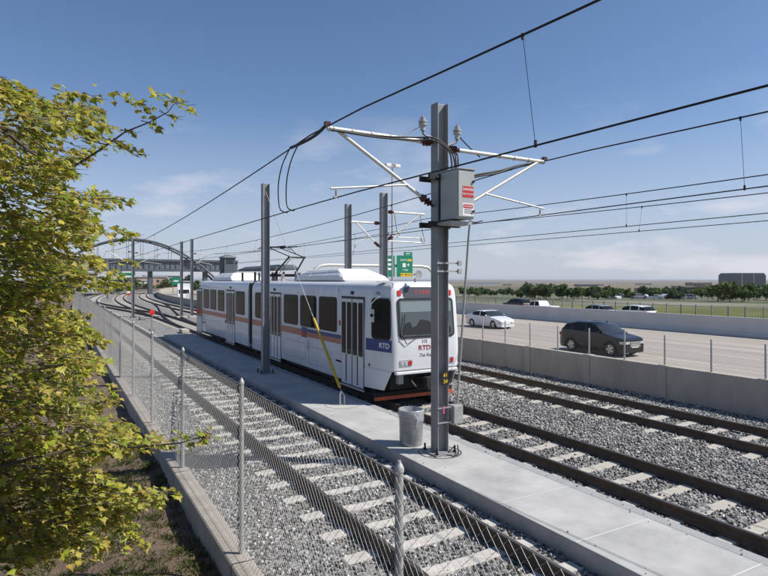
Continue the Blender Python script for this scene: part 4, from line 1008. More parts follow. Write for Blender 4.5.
# ------------------------------------------------------------------ road vehicles
def make_car(name, L, Wd, H, paint, label, kind, group=None):
    """front towards -Y; kind: suv, sedan, pickup"""
    r = empty(name, (0,0,0), label, 'car' if kind != 'pickup' else 'pickup truck', group); hw = Wd/2
    wr = .36 if kind != 'sedan' else .32; wf, wb = .19*L, .79*L
    belt = {'suv': (0,.50,.04,.555,.20,.62,.30,.66,.5,.68,.85,.70,.97,.66,1,.55), 'sedan': (0,.40,.04,.48,.15,.58,.30,.66,.5,.68,.8,.72,.95,.70,1,.55), 'pickup': (0,.54,.15,.62,.3,.64,.5,.64,.97,.64,1,.60)}[kind]
    roof = {'suv': (.26,.67,.41,.93,.53,1,.72,.99,.88,.92,.975,.67), 'sedan': (.27,.67,.43,.965,.55,1,.68,.975,.86,.73,.9,.72), 'pickup': (.25,.645,.38,.97,.48,1,.60,.98,.64,.65,.66,.645)}[kind]
    fb = lambda t: np.interp(t, belt[::2], belt[1::2])*H
    def fr(t): return max(fb(t)+.02, np.interp(t, roof[::2], roof[1::2], left=0, right=0)*H)
    ts = sorted(set([round(x,4) for x in list(np.linspace(0,1,45))]+[roof[0], roof[2], roof[-2], roof[-4]]))
    zb0 = .22 if kind != 'sedan' else .17
    def zb(t):
        y = t*L; z = zb0
        for w in (wf, wb):
            d = abs(y-w)
            if d < wr*1.18: z = max(z, wr+math.sqrt(max(0,(wr*1.18)**2-d*d))-.02)
        return z
    def wfac(t): e = min(t, 1-t); return 1-(.26 if t < .5 else .16)*max(0,1-e/.12)**2
    rows = []
    for t in ts:
        y = (t-.5)*L; B, R_, Z0 = fb(t), fr(t), zb(t); f = wfac(t)*hw; gh = R_-B; tum = min(.22*gh, .16)
        inner = f*.985-tum if gh > .05 else f*.93
        rows.append([(f*.95,y,Z0),(f,y,max(Z0+.02, .45*B)),(f*1.0,y,max(Z0+.04,.75*B)),(f*.965,y,max(Z0+.06,B)),(inner,y,max(R_-.05*(gh > .1),B+.01)),(inner*.88,y,max(R_-.008,B+.015)),(0,y,R_+.012)])
    body = MB(); side_g = MB(); wind = MB(); rearw = MB(); n = 7
    g0, g1 = roof[0], roof[-2]
    for i in range(len(ts)-1):
        t = (ts[i]+ts[i+1])/2
        for s_ in (1, -1):
            A = [(x*s_,y,z) for x,y,z in rows[i]]; B = [(x*s_,y,z) for x,y,z in rows[i+1]]
            for k in range(n-1):
                q = [A[k], B[k], B[k+1], A[k+1]]
                if s_ < 0: q = q[::-1]
                gh = fr(t)-fb(t); tgt = body
                if k == 3 and gh > .13*H and roof[2]-.10 < t < roof[-4]+.06 and abs(t-(.56 if kind != 'pickup' else .47)) > .014 and (kind != 'suv' or abs(t-.78) > .016): tgt = side_g
                if k in (4,5) and gh > .05 and roof[0] <= t < roof[2]: tgt = wind
                if k in (4,5) and gh > .05 and roof[-4] <= t < roof[-2]-.005: tgt = rearw
                tgt.add(q, [(0,1,2,3)])
    for i, fl in ((0, False), (len(ts)-1, True)):
        ring_ = [(x,y,z) for x,y,z in rows[i]]+[(-x,y,z) for x,y,z in rows[i][-2::-1]]
        body.add(ring_, [tuple(range(len(ring_)))[::(1 if fl else -1)]])
    def weld(mb):
        d = {}; V = []; mp_ = []
        for p in mb.v:
            kx = tuple(round(c,4) for c in p)
            if kx not in d: d[kx] = len(V); V.append(p)
            mp_.append(d[kx])
        mb.v = V; mb.f = [f for f in ([tuple(dict.fromkeys(mp_[i] for i in f)) for f in mb.f]) if len(f) > 2]
    for mb in (body, side_g, wind, rearw): weld(mb)
    bo = body.build('body', paint, r, smooth=38)
    [m_.build('side_window', M['glass'], r, smooth=40) for m_ in side_g.split()]; wind.build('windscreen', M['screen'], r, smooth=40); rearw.build('rear_window', M['glass'], r, smooth=40)
    un = MB(); un.box(-hw*.8, hw*.8, -L/2+.25, L/2-.25, zb0-.03, .55*fb(.5)); un.build('underbody', M['black'], r)
    for w in (wf, wb):
        for s_ in (1, -1):
            y = w-L/2; tmb = MB(); tmb.lathe((s_*(hw-.22), y, wr), (s_,0,0), [(wr*.6,0),(wr*.96,0),(wr,.03),(wr,.18),(wr*.96,.205),(wr*.66,.205),(wr*.66,.02)], 24); ty = tmb.build('wheel', M['tyre'], r, smooth=40)
            rm = MB(); rm.lathe((s_*(hw-.22), y, wr), (s_,0,0), [(wr*.66,.03),(wr*.66,.20),(wr*.61,.20),(wr*.60,.11),(.05,.11)], 24)
            for k in range(5):
                a = 2*math.pi*k/5+.3; x_ = s_*(hw-.22+.185); rm.bar((x_,y,wr),(x_,y+math.sin(a)*wr*.62,wr+math.cos(a)*wr*.62),.10,.03,(s_,0,0))
            rm.lathe((s_*(hw-.22), y, wr), (s_,0,0), [(.07,.12),(.07,.20),(0,.20)], 10); rm.build('rim', M['alloy'], ty)
    for s_ in (1, -1):
        b = MB(); z1 = fb(0)-.04; z0 = z1-.13; T = [(.46,-.014),(.765,-.012),(.885,.12),(.95,.26)]
        V = [(s_*hw*a, -L/2+d, z) for z in (z0, z1) for a, d in T]+[(s_*hw*a*.9, -L/2+d+.1, z) for z in (z0, z1) for a, d in T]
        b.add(V, [(i, i+1, i+5, i+4) for i in range(3)]+[(8+i+1, 8+i, 12+i, 12+i+1) for i in range(3)]+[(i+1, i, 8+i, 9+i) for i in range(3)]+[(4+i, 5+i, 13+i, 12+i) for i in range(3)]+[(0,4,12,8),(3,11,15,7)]); b.build('headlight', M['lensclear'], r)
        b = MB(); z = fb(.97)*.85; b.box(min(s_*hw*.62,s_*hw*.88),max(s_*hw*.62,s_*hw*.88),L/2-.08,L/2+.012,z-.10,z+.08); b.build('tail_light', M['lensred'], r)
        b = MB(); t = roof[2]-.07; b.box(min(s_*hw*.97,s_*hw*1.13),max(s_*hw*.97,s_*hw*1.13),(t-.5)*L-.05,(t-.5)*L+.05,fb(t)+.0,fb(t)+.15); b.build('wing_mirror', paint, r, bevel=.02)
        for q in (.385,.56,.72)[:2 if kind == 'pickup' else 3]:
            b = MB(); b.box(min(s_*(hw-.02),s_*(hw+.0015)),max(s_*(hw-.02),s_*(hw+.0015)),(q-.5)*L-.006,(q-.5)*L+.006,.46*fb(q),.75*fb(q)); b.build('door_seam', M['black'], r)
        b = MB(); b.box(min(s_*(hw-.02),s_*(hw+.012)),max(s_*(hw-.02),s_*(hw+.012)),-.18*L,.16*L,.40*fb(.5),.45*fb(.5)); b.build('side_trim', M['black'] if kind == 'suv' else paint, r)
    b = MB(); z = fb(.0)
    if kind == 'suv':
        for q in range(3): b.box(-hw*.42,hw*.42,-L/2-.03,-L/2+.02,z*.62+q*.10,z*.62+q*.10+.075)
    else: b.box(-hw*.38,hw*.38,-L/2-.02,-L/2+.02,z*.72,z*.93)
    b.build('grille', M['chrome'] if kind == 'suv' else M['black'], r)
    b = MB(); b.box(-.26,.26,-L/2-.025,-L/2,.38*H*.75,.38*H*.75+.12); b.build('number_plate', M['white'], r)
    if kind == 'suv':
        for s_ in (1,-1): b = MB(); b.bar((s_*hw*.66,-.0*L,H*.985),(s_*hw*.66,.24*L,H*.98),.04,.05); b.build('roof_rail', M['black'], r)
    return r
def put(c, x, y, z, rz=0): c.location = (x, y, z); c.rotation_euler.z = rz; return c
RZ1, RZ2 = -.553, -1.197
put(make_car('crossover_car', 4.4, 1.86, 1.70, M['carblack'], 'shiny black crossover with a chrome grille driving on the highway behind the low wall', 'suv'), 26.25, 22.0, RZ1)
c = make_car('sedan_car', 4.6, 1.82, 1.44, M['carwhite'], 'white saloon car on the highway to the right of the train front', 'sedan'); put(c, 32.2, 38.5, RZ1)
g = 'vehicles beyond the concrete barrier'
put(make_car('pickup_truck', 5.6, 1.95, 1.85, M['carwhite'], 'white pickup truck with dark windows beyond the pale barrier', 'pickup', g), 57.5, 58.2, RZ2, math.pi)
put(make_car('dark_car', 4.8, 1.92, 1.82, M['carblack'], 'dark sport utility car beyond the barrier, just behind the white pickup', 'suv', g), 62, 67.8, RZ2, math.pi)
put(make_car('silver_car', 4.6, 1.85, 1.62, M['carsilver'], 'silver estate car beyond the barrier, between the white pickup and the white sport utility car', 'suv', g), 58, 49.4, RZ2, math.pi)
put(make_car('utility_car', 5.0, 1.95, 1.78, M['carwhite'], 'white sport utility car beyond the barrier, rightmost vehicle in the row', 'suv', g), 58, 44.0, RZ2, math.pi)
for o_ in list(bpy.data.objects['dark_car'].children): pass
# far traffic up the highway
for i, (x, y, src, lab) in enumerate(((27.5,118,'sedan_car','small white car far up the highway near the footbridge'),(33,140,'silver_car','small silver car far up the highway near the footbridge'),(29,165,'crossover_car','small dark car far up the highway near the footbridge'),(36,112,'dark_car','dark sport utility car far up the highway near the footbridge'))):
    c = copy_tree(bpy.data.objects[src]); put(c, bend(x,y), y, RZ1, -.25); c['label'] = lab; c['group'] = 'cars far up the highway'
bt = empty('box_truck', (0,0,0), 'plain white box truck far up the highway beside the track poles', 'truck')
b = MB(); b.box(-1.2,1.2,-1.2,5.0,.9,3.3); b.build('cargo_box', M['white'], bt, bevel=.03)
b = MB(); b.add([(-1.05,-3.2,.5),(1.05,-3.2,.5),(1.05,-1.25,.5),(-1.05,-1.25,.5),(-1.05,-3.1,1.4),(1.05,-3.1,1.4),(1.05,-1.25,2.4),(-1.05,-1.25,2.4),(-1.0,-2.5,2.35),(1.0,-2.5,2.35)], [(3,2,1,0),(0,1,5,4),(4,5,9,8),(8,9,6,7),(1,2,6,9,5),(3,0,4,8,7),(2,3,7,6)]); b.build('cab', M['white'], bt)
b = MB(); b.plate((0,-2.82,1.88),(1,0,0),(0,.53,.85),[(-.9,-.42),(.9,-.42),(.9,.42),(-.9,.42)],.02); b.build('windscreen', M['glass'], bt)
for y in (-2.3,3.2):
    for s_ in (1,-1): b = MB(); b.lathe((s_*.85,y,.48),(s_,0,0),[(.48,0),(.48,.25),(.2,.25),(.2,.2),(0,.2)],16); b.build('wheel', M['tyre'], bt)
b = MB(); b.box(-.9,.9,-2.9,4.8,.5,.89); b.build('chassis', M['under'], bt)
put(bt, bend(20.0,113), 113, RZ1, -.2)
# ------------------------------------------------------------------ beyond the platform: small track things, sheds, footbridge, signs
ss = empty('switch_stand', (6.08, 44.6, -.2), 'switch stand with a round red target on a thin post beyond the platform end', 'switch stand')
b = MB(); b.tube([(6.08,44.6,-.2),(6.08,44.6,1.0)], .035, 8); b.build('post', M['steel'], ss)
b = MB(); b.lathe((6.08,44.56,1.12), (.3,-1,0), [(0.02,-.02),(.21,-.01),(.21,.01),(.02,.02)], 8); b.build('target', M['lensred'], ss)
b = MB(); b.box(5.9,6.26,44.4,44.8,-.2,-.05); b.build('stand_base', M['steel'], ss)
for x, y, lab in ((7.75, 41.6, 'low pale switch machine beside the train track just past the platform end'), (7.0, 57.5, 'low dark switch machine by the foot of the tall mast beyond the platform')):
    r = empty('switch_machine', (x, y, -.2), lab, 'switch machine'); dk = y > 50
    b = MB(); b.box(x-.25,x+.25,y-.55,y+.55,-.2,.08); b.build('machine_case', M['steel'] if dk else M['tie'], r, bevel=.05)
    b = MB(); b.tube([(x+.2,y,-.1),(x+1.0,y,-.1)], .03, 6); b.build('throw_rod', M['rail'], r)
for i, (x, y) in enumerate(((10.6,58.2),(11.72,57.9))):
    r = tag(MB().box(x-.5,x+.5,y-.35,y+.35,-.35,-.02).build('concrete_footing', M['tie'], None, bevel=.03), ('concrete block at the foot of the left pole of the pair behind the train', 'concrete block at the foot of the right pole of the pair behind the train')[i], 'concrete block', 'concrete blocks at the pole feet')
sh = empty('equipment_shed', (8.8, 158, -.3), 'grey windowless equipment shed standing where the far end of the fence meets the tracks', 'shed')
b = MB(); b.box(5.6,9.0,156,160,-.3,4.8); b.build('wall', M['shed'], sh); b = MB(); b.box(5.4,9.2,155.8,160.2,4.801,5.05); b.build('roof', M['steel'], sh); b = MB(); b.box(5.6,9.0,155.97,155.999,-.3,.2); b.build('plinth', M['under'], sh)
b = MB(); b.box(7.6,8.5,155.93,155.998,.2,2.3); b.build('door', M['roofgrey'], sh)
st = empty('platform_shelter', (16, 178, -.3), 'white station shelter with dark posts far down the tracks next to the grey shed', 'shelter')
b = MB(); b.box(13.4,19.4,174,184,4.2,4.6); b.build('roof', M['white'], st)
for x in (13.8,16.4,19.0):
    for y in (174.6,183.4): b = MB(); b.box(x-.12,x+.12,y-.12,y+.12,-.3,4.2); b.build('post', M['steel'], st)
b = MB(); b.box(14,18.8,178.9,179.1,.2,3.4); b.build('screen', M['bridgeglass'], st)
ts = empty('track_sign', (14.0, 138, -.3), 'small red and white board on a short post far down the tracks', 'sign')
b = MB(); b.tube([(14.0,138,-.3),(14.0,138,1.0)], .06, 6); b.build('post', M['steel'], ts); b = MB(); b.box(13.7,14.3,137.9,137.96,.1,.55); b.build('red_board', M['lensred'], ts); b = MB(); b.box(13.7,14.3,137.9,137.96,.56,1.0); b.build('white_board', M['white'], ts)
# footbridge with its tied arch, square to the tracks
D0 = 150.0; fbY = (D0-18*sn)/cs
def bpx(px): k = (px-384)/580.; return fbY*(sn+k*cs)/(cs-k*sn)
def bz(px, py): X = bpx(px); D = X*sn+fbY*cs; return CAMZ+(280-py)*D/580.
xl, xr = bpx(28), bpx(222); xm = (xl+xr)/2
fb_ = empty('footbridge', (xm, fbY, -.5), 'covered steel footbridge hung from a wide arch across the tracks and highway', 'bridge')
zt, zbm = bz(125, 239.5), bz(222, 273)
for dy in (-2.6, 2.6):
    P = [(xl+(xr-xl)*i/40, fbY+dy, zbm-4+(zt-zbm+4)*(1-(2*i/40-1)**2)) for i in range(41)]
    b = MB(); b.tube(P, .27, 8); b.build('arch_rib', M['bridge'], fb_, smooth=50)
    for i in range(4, 37, 3):
        x, _, z = P[i]
        if z > 7.2: b = MB(); b.tube([(x,fbY+dy,z),(x,fbY+dy*.7,7)], .05, 5); b.build('hanger', M['bridge'], fb_)
for i in range(8, 33, 4):
    b = MB(); x, _, z = P[i]; b.tube([(x,fbY-2.6,z),(x,fbY+2.6,z)], .2, 6); b.build('arch_strut', M['bridge'], fb_)
dx0, dx1 = xl-4, bpx(236); d0, d1 = 5.7, 8.3
b = MB(); b.box(dx0,dx1,fbY-1.9,fbY+1.9,d0,d0+.55); b.build('deck', M['bridge'], fb_)
b = MB(); b.box(dx0,dx1,fbY-2.2,fbY+2.2,d1,d1+.55); b.build('roof', M['bridge'], fb_)
b = MB(); b.box(dx0,dx1,fbY-1.75,fbY-1.7,d0+.55,d1); b.build('side_screen', M['bridgeglass'], fb_); b = MB(); b.box(dx0,dx1,fbY+1.7,fbY+1.75,d0+.55,d1); b.build('side_screen', M['bridgeglass'], fb_)
x = dx0+1; k = 0
while x < dx1 and k < 90:
    b = MB(); b.box(x-.09,x+.09,fbY-1.9,fbY-1.76,d0+.55,d1); b.build('mullion', M['bridge'], fb_); x += 1.3; k += 1
tx0, tx1 = bpx(222), bpx(233)
b = MB(); b.box(tx0,tx1,fbY-2.6,fbY+2.6,-.5,bz(228,258)); tw_ = b.build('lift_tower', M['bridge'], fb_)
zz0 = bz(228,258); b = MB(); b.box(tx0-.3,tx1+.3,fbY-2.9,fbY+2.9,zz0+.001,zz0+.25); b.add([(tx0-.2,fbY-2.8,zz0+.251),(tx1+.2,fbY-2.8,zz0+.251),(tx1+.2,fbY+2.8,zz0+.251),(tx0-.2,fbY+2.8,zz0+.251),((tx0+tx1)/2,fbY,zz0+1.1)], [(0,1,4),(1,2,4),(2,3,4),(3,0,4)]); b.build('tower_roof', M['steel'], tw_)
b = MB(); b.plate(((tx0+tx1)/2,fbY-2.61,zz0-1.1),(1,0,0),(0,0,1),[(-1,-.6),(1,-.6),(1,.6),(-1,.6)],.03); b.build('tower_window', M['bglass'], tw_)
for px in (60, 150, 205): x = bpx(px); b = MB(); b.box(x-.5,x+.5,fbY-1,fbY+1,-.6,d0); b.build('pier', M['bridge'], fb_)
# highway sign span with green guide signs
gX0, gX1, gY = 42.5, 70.2, 102.4
sp = empty('sign_gantry', (gX0, gY, -1.0), 'silver tube sign span with curved ends over the far carriageway behind the train', 'sign gantry')
b = MB(); b.tube([(gX0,gY,-1.0),(gX0,gY,4.4),(gX0+.5,gY,5.5),(gX0+1.7,gY,6.2),(gX0+3.2,gY,6.35),(gX1-3.2,gY,6.35),(gX1-1.4,gY,6.1),(gX1-.4,gY,5.2),(gX1,gY,4.0),(gX1,gY,-1.2)], .30, 10); b.build('span_tube', M['tubeW'], sp, smooth=50)
def guide_sign(x0, x1, z0, z1, label, name, yellow=True):
    r = empty(name, ((x0+x1)/2, gY-.5, z0), label, 'road sign', 'green highway guide signs'); y = gY-.5; w = x1-x0; h = z1-z0
    b = MB(); b.plate(((x0+x1)/2, y, (z0+z1)/2), (1,0,0), (0,0,1), rrect(w,h,.2), .08); bd = b.build('board', M['signgreen'], r)
    b = MB(); b.box(x0+.3,x0+.45,y+.005,gY+.0,z0+.2,z1-.2); b.box(x1-.45,x1-.3,y+.005,gY,z0+.2,z1-.2); b.build('bracket', M['steel'], r)
    if yellow:
        b = MB(); b.plate(((x0+x1)/2+.3, y-.081, z0+.42), (1,0,0), (0,0,1), [(-w/2+.55,-.36),(w/2-.4,-.36),(w/2-.4,.36),(-w/2+.55,.36)], .01); b.build('yellow_band', M['signyellow'], bd)
        text('EXIT     ONLY', .5, M['black'], bd, ((x0+x1)/2+.3, y-.093, z0+.42), (1,0,0), (0,0,1), bold=.008)
        b = MB(); b.plate(((x0+x1)/2+.25, y-.092, z0+.42), (1,0,0), (0,0,1), [(0,-.25),(.25,.1),(.1,.1),(.1,.25),(-.1,.25),(-.1,.1),(-.25,.1)], .004); b.build('arrow', M['black'], bd)
        b = MB(); b.box(x1-2.1,x1-.1,y-.08,y,z1+.02,z1+.75); tb2 = b.build('exit_tab', M['signgreen'], r); text('EXIT', .5, M['white'], tb2, (x1-1.1,y-.082,z1+.38), (1,0,0), (0,0,1), bold=.008)
        b = MB(); b.plate((x0+1.75, y-.081, z1-2.0), (1,0,0), (0,0,1), [(-.38,-.42),(.38,-.42),(.38,.42),(-.38,.42)], .01); b.build('route_shield', M['white'], bd)
        text('+', 1.3, M['white'], bd, (x0+2.75, y-.084, z1-2.0), (1,0,0), (0,0,1), bold=.02)
        text('SOUTH', .48, M['white'], bd, (x0+1.6, y-.084, z1-.95), (1,0,0), (0,0,1), bold=.008); text('1 MILE', .48, M['white'], bd, (x0+2.0, y-.084, z1-3.0), (1,0,0), (0,0,1), bold=.008)
        b = MB(); b.plate((x1-.75, y-.081, z1-.95), (1,0,0), (0,0,1), [(-.5,-.22),(.5,-.22),(.5,.22),(-.5,.22)], .01); b.build('yellow_tab', M['signyellow'], bd)
    else:
        for z in (z1-.9, z1-1.8, z1-2.7): b = MB(); b.plate(((x0+x1)/2, y-.081, z), (1,0,0), (0,0,1), [(-w*.3,-.22),(w*.3,-.22),(w*.3,.22),(-w*.3,.22)], .01); b.build('sign_print', M['white'], bd)
    return r
guide_sign(60.8, 64.6, 4.1, 8.5, 'green highway sign with a yellow band along its bottom above the train roof', 'guide_sign')
guide_sign(57.3, 60.3, 4.1, 8.4, 'green highway sign half hidden behind the steel mast above the train roof', 'guide_sign', False)
for i, (px, py, D, w, h, lab) in enumerate(((127,272,175,4.6,2.2,'teal green road sign seen below the footbridge, left of the tall mast'),(176,281,170,2.3,2.2,'small green road sign low behind the poles beside the train rear'))):
    k = (px-384)/580.; R_ = D*k; X, Y = R_*cs+D*sn, -R_*sn+D*cs; z = CAMZ+(280-py)*D/580.
    r = empty('road_sign', (X,Y,-.5), lab, 'road sign', 'green road signs far up the highway')
    b = MB(); b.box(X-w/2,X+w/2,Y,Y+.15,z-h/2,z+h/2); b.build('board', M['signgreen'], r)
    for q in (-.35,.35): b = MB(); b.box(X+q*w-.1,X+q*w+.1,Y+.16,Y+.35,-.8,z+h/2); b.build('post', M['steel'], r)
    b = MB(); b.plate((X,Y-.001,z),(1,0,0),(0,0,1),[(-w*.3,-.2),(w*.3,-.2),(w*.3,.2),(-w*.3,.2)],.02); b.build('sign_print', M['white'], r)
lp = empty('light_pole', (42.45,72.4,.8), 'very tall thin lighting pole with two heads rising from the highway barrier', 'street lamp')
b = MB(); b.tube([(42.45,72.4,.8),(42.45,72.4,20.2)], [.16,.09], 8); b.build('pole', M['galvd'], lp, smooth=50)
b = MB(); b.box(41.7,43.2,72.3,72.5,20.2,20.32); b.build('cross_arm', M['galvd'], lp)
for s_ in (-1,1): b = MB(); b.box(42.45+s_*.75-.42,42.45+s_*.75+.42,72.0,72.7,19.75,20.19); b.build('lamp_head', M['roofw'], lp, bevel=.05)

# ------------------------------------------------------------------ far buildings and trees
def pos(px, D): k = (px-384)/580.; R_ = D*k; return R_*cs+D*sn, -R_*sn+D*cs
def tz(x, y): return float(terrain_z(np.array([x]), np.array([y]))[0])
def hy(py, D): return CAMZ+(280-py)*D/580.
def block(parent, px0, px1, py0, py1, D, depth, name, m, chamfer=0):
    """block facing the camera direction, given its outline"""
    (xa, ya), (xb, yb) = pos(px0, D), pos(px1, D); u = Vector((xb-xa, yb-ya, 0)); w = u.length; u.normalize(); v = Vector((0,0,1)); z0 = min(hy(py1, D), -3); z1 = hy(py0, D)
    c = min(chamfer, w/4); b = MB(); o = Vector((xa, ya, 0))
    b.plate(o+Vector((sn,cs,0))*depth, u, v, [(0,z0),(w,z0),(w,z1-c),(w-c,z1),(c,z1),(0,z1-c)] if c else [(0,z0),(w,z0),(w,z1),(0,z1)], depth)
    return b.build(name, m, parent), o, u, w, z0, z1
def face_plate(parent, o, u, a0, a1, z0, z1, name, m, t=.3):
    b = MB(); b.plate(o, u, Vector((0,0,1)), [(a0,z0),(a1,z0),(a1,z1),(a0,z1)], t); return b.build(name, m, parent)
x, y = pos(747, 1300)
gb = empty('office_block', (x, y, -20), 'big dark grey office block with cut corners on the horizon at far right', 'building')
w_, o, u, w, z0, z1 = block(gb, 730, 766, 273, 291, 1300, 45, 'wall', M['bgrey'], 5)
for i in range(12):
    a = (i+.5)*w/12; face_plate(gb, o, u, a-1.8, a+1.8, z0+2, z1-6, 'window_strip', M['bglass'])
for a in (.33, .66): face_plate(gb, o, u, w*a-1.0, w*a+1.0, z0, z1-.5, 'pilaster', M['tan'], .8)
x, y = pos(702, 450)
tb3 = empty('office_building', (x, y, -8), 'stepped tan office building with dark window bands behind the far trees', 'building')
for (p0, p1, q0, q1, D) in ((680,700,286,300,455),(694,712,282.5,300,470),(706,726,285,300,445)):
    wl_, o, u, w, z0, z1 = block(tb3, p0, p1, q0, q1, D, 14, 'wall', M['tan'])
    for f in range(3):
        zt_ = z1-1.2-f*3.3
        if zt_-1.7 > z0: face_plate(tb3, o, u, .6, w-.6, zt_-1.7, zt_, 'window_band', M['bglass'])
wh = [(467,500,283.2,285.6,2200,'white'),(538,545,283.5,285.5,2300,'shed'),(578,597,284.3,286.5,1900,'bgrey'),(598,604,284.2,286,1900,'tan'),(505,512,284.0,285.8,2300,'tan'),(640,652,283.5,285,2000,'shed')]
labs = ['long low white warehouse on the horizon right of the train','small grey warehouse far out on the dry plain, left of the dark one','dark flat warehouse on the horizon above the silver car','tan warehouse touching the dark one on the horizon','tan warehouse on the horizon just right of the long white one','grey warehouse on the horizon left of the stepped tan offices']
for (p0, p1, q0, q1, D, m_), lab in zip(wh, labs):
    x, y = pos((p0+p1)/2, D); r = empty('warehouse', (x, y, -20), lab, 'warehouse', 'warehouses on the horizon')
    wl_, o, u, w, z0, z1 = block(r, p0, p1, q0, q1, D, 40, 'wall', M[m_]); face_plate(r, o, u, 0, w, z1-1.2, z1+.3, 'roof_edge', M['roofgrey'])
for px0, px1, q0, q1, D, m_, lab in ((662,676,290,297,230,'tan','low tan building among the far trees just left of the stepped tan offices'),(548,560,288.5,292,320,'white','small pale building among the far trees above the white pickup'),(640,655,288,292.5,330,'tan','low tan building among the far trees above the white sport utility car'),(729,741,292,296.5,260,'white','small pale building under the big grey office block')):
    x, y = pos((px0+px1)/2, D); r = empty('low_building', (x, y, -4), lab, 'building', 'low buildings among the far trees')
    wl_, o, u, w, z0, z1 = block(r, px0, px1, q0, q1, D, 8, 'wall', M[m_]); face_plate(r, o, u, -.2, w+.2, z1-.35, z1+.1, 'roof_edge', M['roofgrey'])
    for q in range(4): face_plate(r, o, u, w*(.1+.22*q), w*(.22+.22*q), z1-1.6, z1-.8, 'window', M['bglass'], .1)
# trees far off: four crowns with trunks, copied; each leaf clump is a small face
def tree_mesh(seed, h, r_, col, n=420):
    rg = np.random.default_rng(seed); V = []; F = []; C = []; cl = [(rg.normal(0,.38)*r_, rg.normal(0,.38)*r_, h*rg.uniform(.42,.9), r_*rg.uniform(.3,.55)) for _ in range(9)]
    for i in range(n):
        cx_, cy_, cz_, cr_ = cl[rg.integers(9)]; d = rg.normal(size=3); d /= np.linalg.norm(d); p = np.array([cx_,cy_,cz_])+d*cr_*rg.uniform(.5,1.05); p[2] = max(p[2], h*.14)
        a = rg.normal(size=3); a /= np.linalg.norm(a); b_ = np.cross(a, rg.normal(size=3)); b_ /= np.linalg.norm(b_); s = rg.uniform(.25,.6)*r_*.28; k = len(V)
        V += [p+a*s, p+b_*s, p-a*s*.9, p-b_*s]; F.append((k,k+1,k+2,k+3)); f = rg.uniform(.6,1.4); C += [(col[0]*f, col[1]*f, col[2]*f, 1)]*4
    return np.array(V), np.array(F), C
KINDS = [(5.4,3.4,(.085,.125,.045),'mid green'),(4.8,3.0,(.125,.16,.05),'yellow green'),(5.4,2.6,(.06,.09,.048),'dark green'),(4.0,2.8,(.10,.12,.075),'grey green')]
protos = []
for i, (h, r_, col, nm) in enumerate(KINDS):
    t = empty('far_tree', (0,0,0), nm+' tree among the far row beyond the highway field', 'tree', nm+' trees beyond the highway')
    V, F, C = tree_mesh(40+i, h, r_, col); mesh_np('crown', V, F, M['foliage'], t, colors=C)
    b = MB(); b.tube([(0,0,-.5),(0,0,h*.6)], [.16,.07], 6); b.build('trunk', M['bark'], t); protos.append(t)
used = [False]*4; far = []
for k in range(190):
    D = random.choice((random.uniform(138,190), random.uniform(150,260), random.uniform(220,420))); px = random.uniform(462, 810)
    if px < 520 and D < 200: D += 90
    if px > 600 and px < 690 and D < 160 and random.random() < .6: D += 60
    far.append((px, D, random.choice((0,0,1,2,2,3)), random.uniform(.38,.72)))
for px in (528,534,540,545,560,562,578,606,612): far.append((px, random.uniform(140,165), random.choice((0,1,2)), random.uniform(.6,.85)))
for px in (708,712,718,724,730,736,742,748,754,760,766,772,722,744,757): far.append((px, random.uniform(135,190), random.choice((0,1,0)), random.uniform(.6,.95)))
for k in range(40):
    far.append((random.uniform(60,215), random.uniform(205,420), random.choice((0,1,2,3)), random.uniform(.7,1.3)))
for px, D, kd, sc in far:
    t = protos[kd] if not used[kd] else copy_tree(protos[kd]); used[kd] = True
    x, y = pos(px, D); t.location = (x, y, tz(x, y)); t.scale = (sc, sc, sc*random.uniform(.85,1.1)); t.rotation_euler.z = random.uniform(0,6.28)
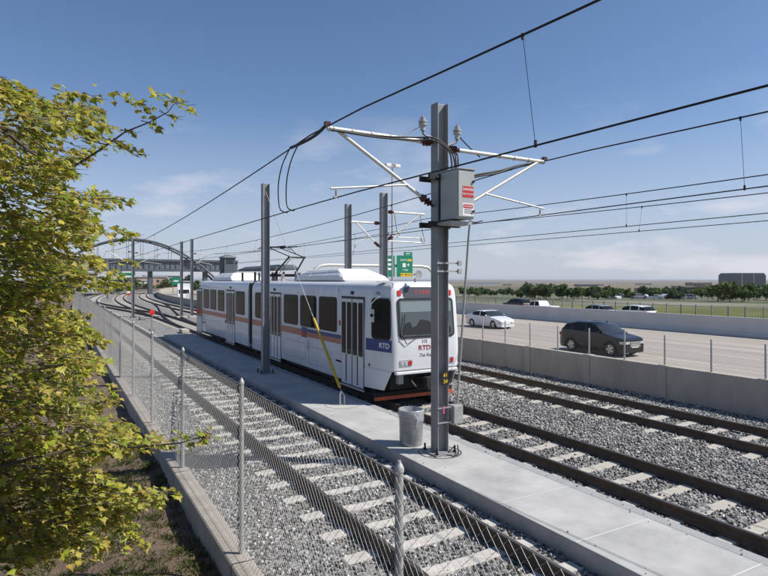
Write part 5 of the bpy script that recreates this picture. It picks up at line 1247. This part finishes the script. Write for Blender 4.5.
# parked cars glinting between those trees: bodies only at that size
pk_src = [bpy.data.objects[n] for n in ('sedan_car','silver_car','dark_car')]
for k in range(46):
    px = random.uniform(600, 690); D = random.uniform(160, 230); x, y = pos(px, D); s0 = random.choice(pk_src); bo = [c for c in s0.children if c.name.startswith('body')][0]
    c = bo.copy(); c.name = 'parked_car'; COL.objects.link(c); c.parent = None; c.location = (x, y, tz(x, y)); c.rotation_euler.z = random.uniform(0,6.28)
    nm = {'sedan_car':'white','silver_car':'silver','dark_car':'black'}[s0.name]
    c['label'] = nm+' parked car in the far car park beyond the field'; c['category'] = 'car'; c['group'] = nm+' cars parked beyond the field'
# houses and sheds in the town up the tracks, seen between the poles
for i, (px, D, w, d, h, m_, lab) in enumerate(((150,330,16,14,7,'tan','tan building up the line seen between the tall mast and the pole pair'),(138,300,10,10,5,'white','small white building up the line just right of the tall mast'),(186,310,14,10,4.5,'shed','grey building up the line behind the pole pair'),(162,380,22,12,8,'shed','larger grey building up the line above the white box truck'))):
    x, y = pos(px, D); r = empty('town_building', (x, y, -2), lab, 'building', 'buildings up the line'); b = MB(); b.box(x-w/2,x+w/2,y-d/2,y+d/2,-2.5,h-2); b.build('wall', M[m_], r)
    b = MB(); b.box(x-w/2-.4,x+w/2+.4,y-d/2-.4,y+d/2+.4,h-1.999,h-1.5); b.build('roof', M['roofgrey'], r)
    for q in range(5): b = MB(); xx = x-w*.4+q*w*.2; b.plate((xx,y-d/2-.001,h-4.2),(1,0,0),(0,0,1),[(-.7,-.7),(.7,-.7),(.7,.7),(-.7,.7)],.05); b.build('window', M['bglass'], r)

# ------------------------------------------------------------------ the air
hb = MB(); hb.box(-46000,46000,-46000,46000,-40,30); hz_m = bpy.data.materials.new('haze'); hz_m.use_nodes = True; ht = hz_m.node_tree; ht.nodes.clear()
ho = ht.nodes.new('ShaderNodeOutputMaterial'); hv = ht.nodes.new('ShaderNodeVolumePrincipled'); hv.inputs['Density'].default_value = 0.00006; hv.inputs['Color'].default_value = (.80,.87,1,1); hv.inputs['Anisotropy'].default_value = 0.3
ht.links.new(hv.outputs[0], ho.inputs['Volume'])
tag(hb.build('haze', hz_m), kind='stuff')
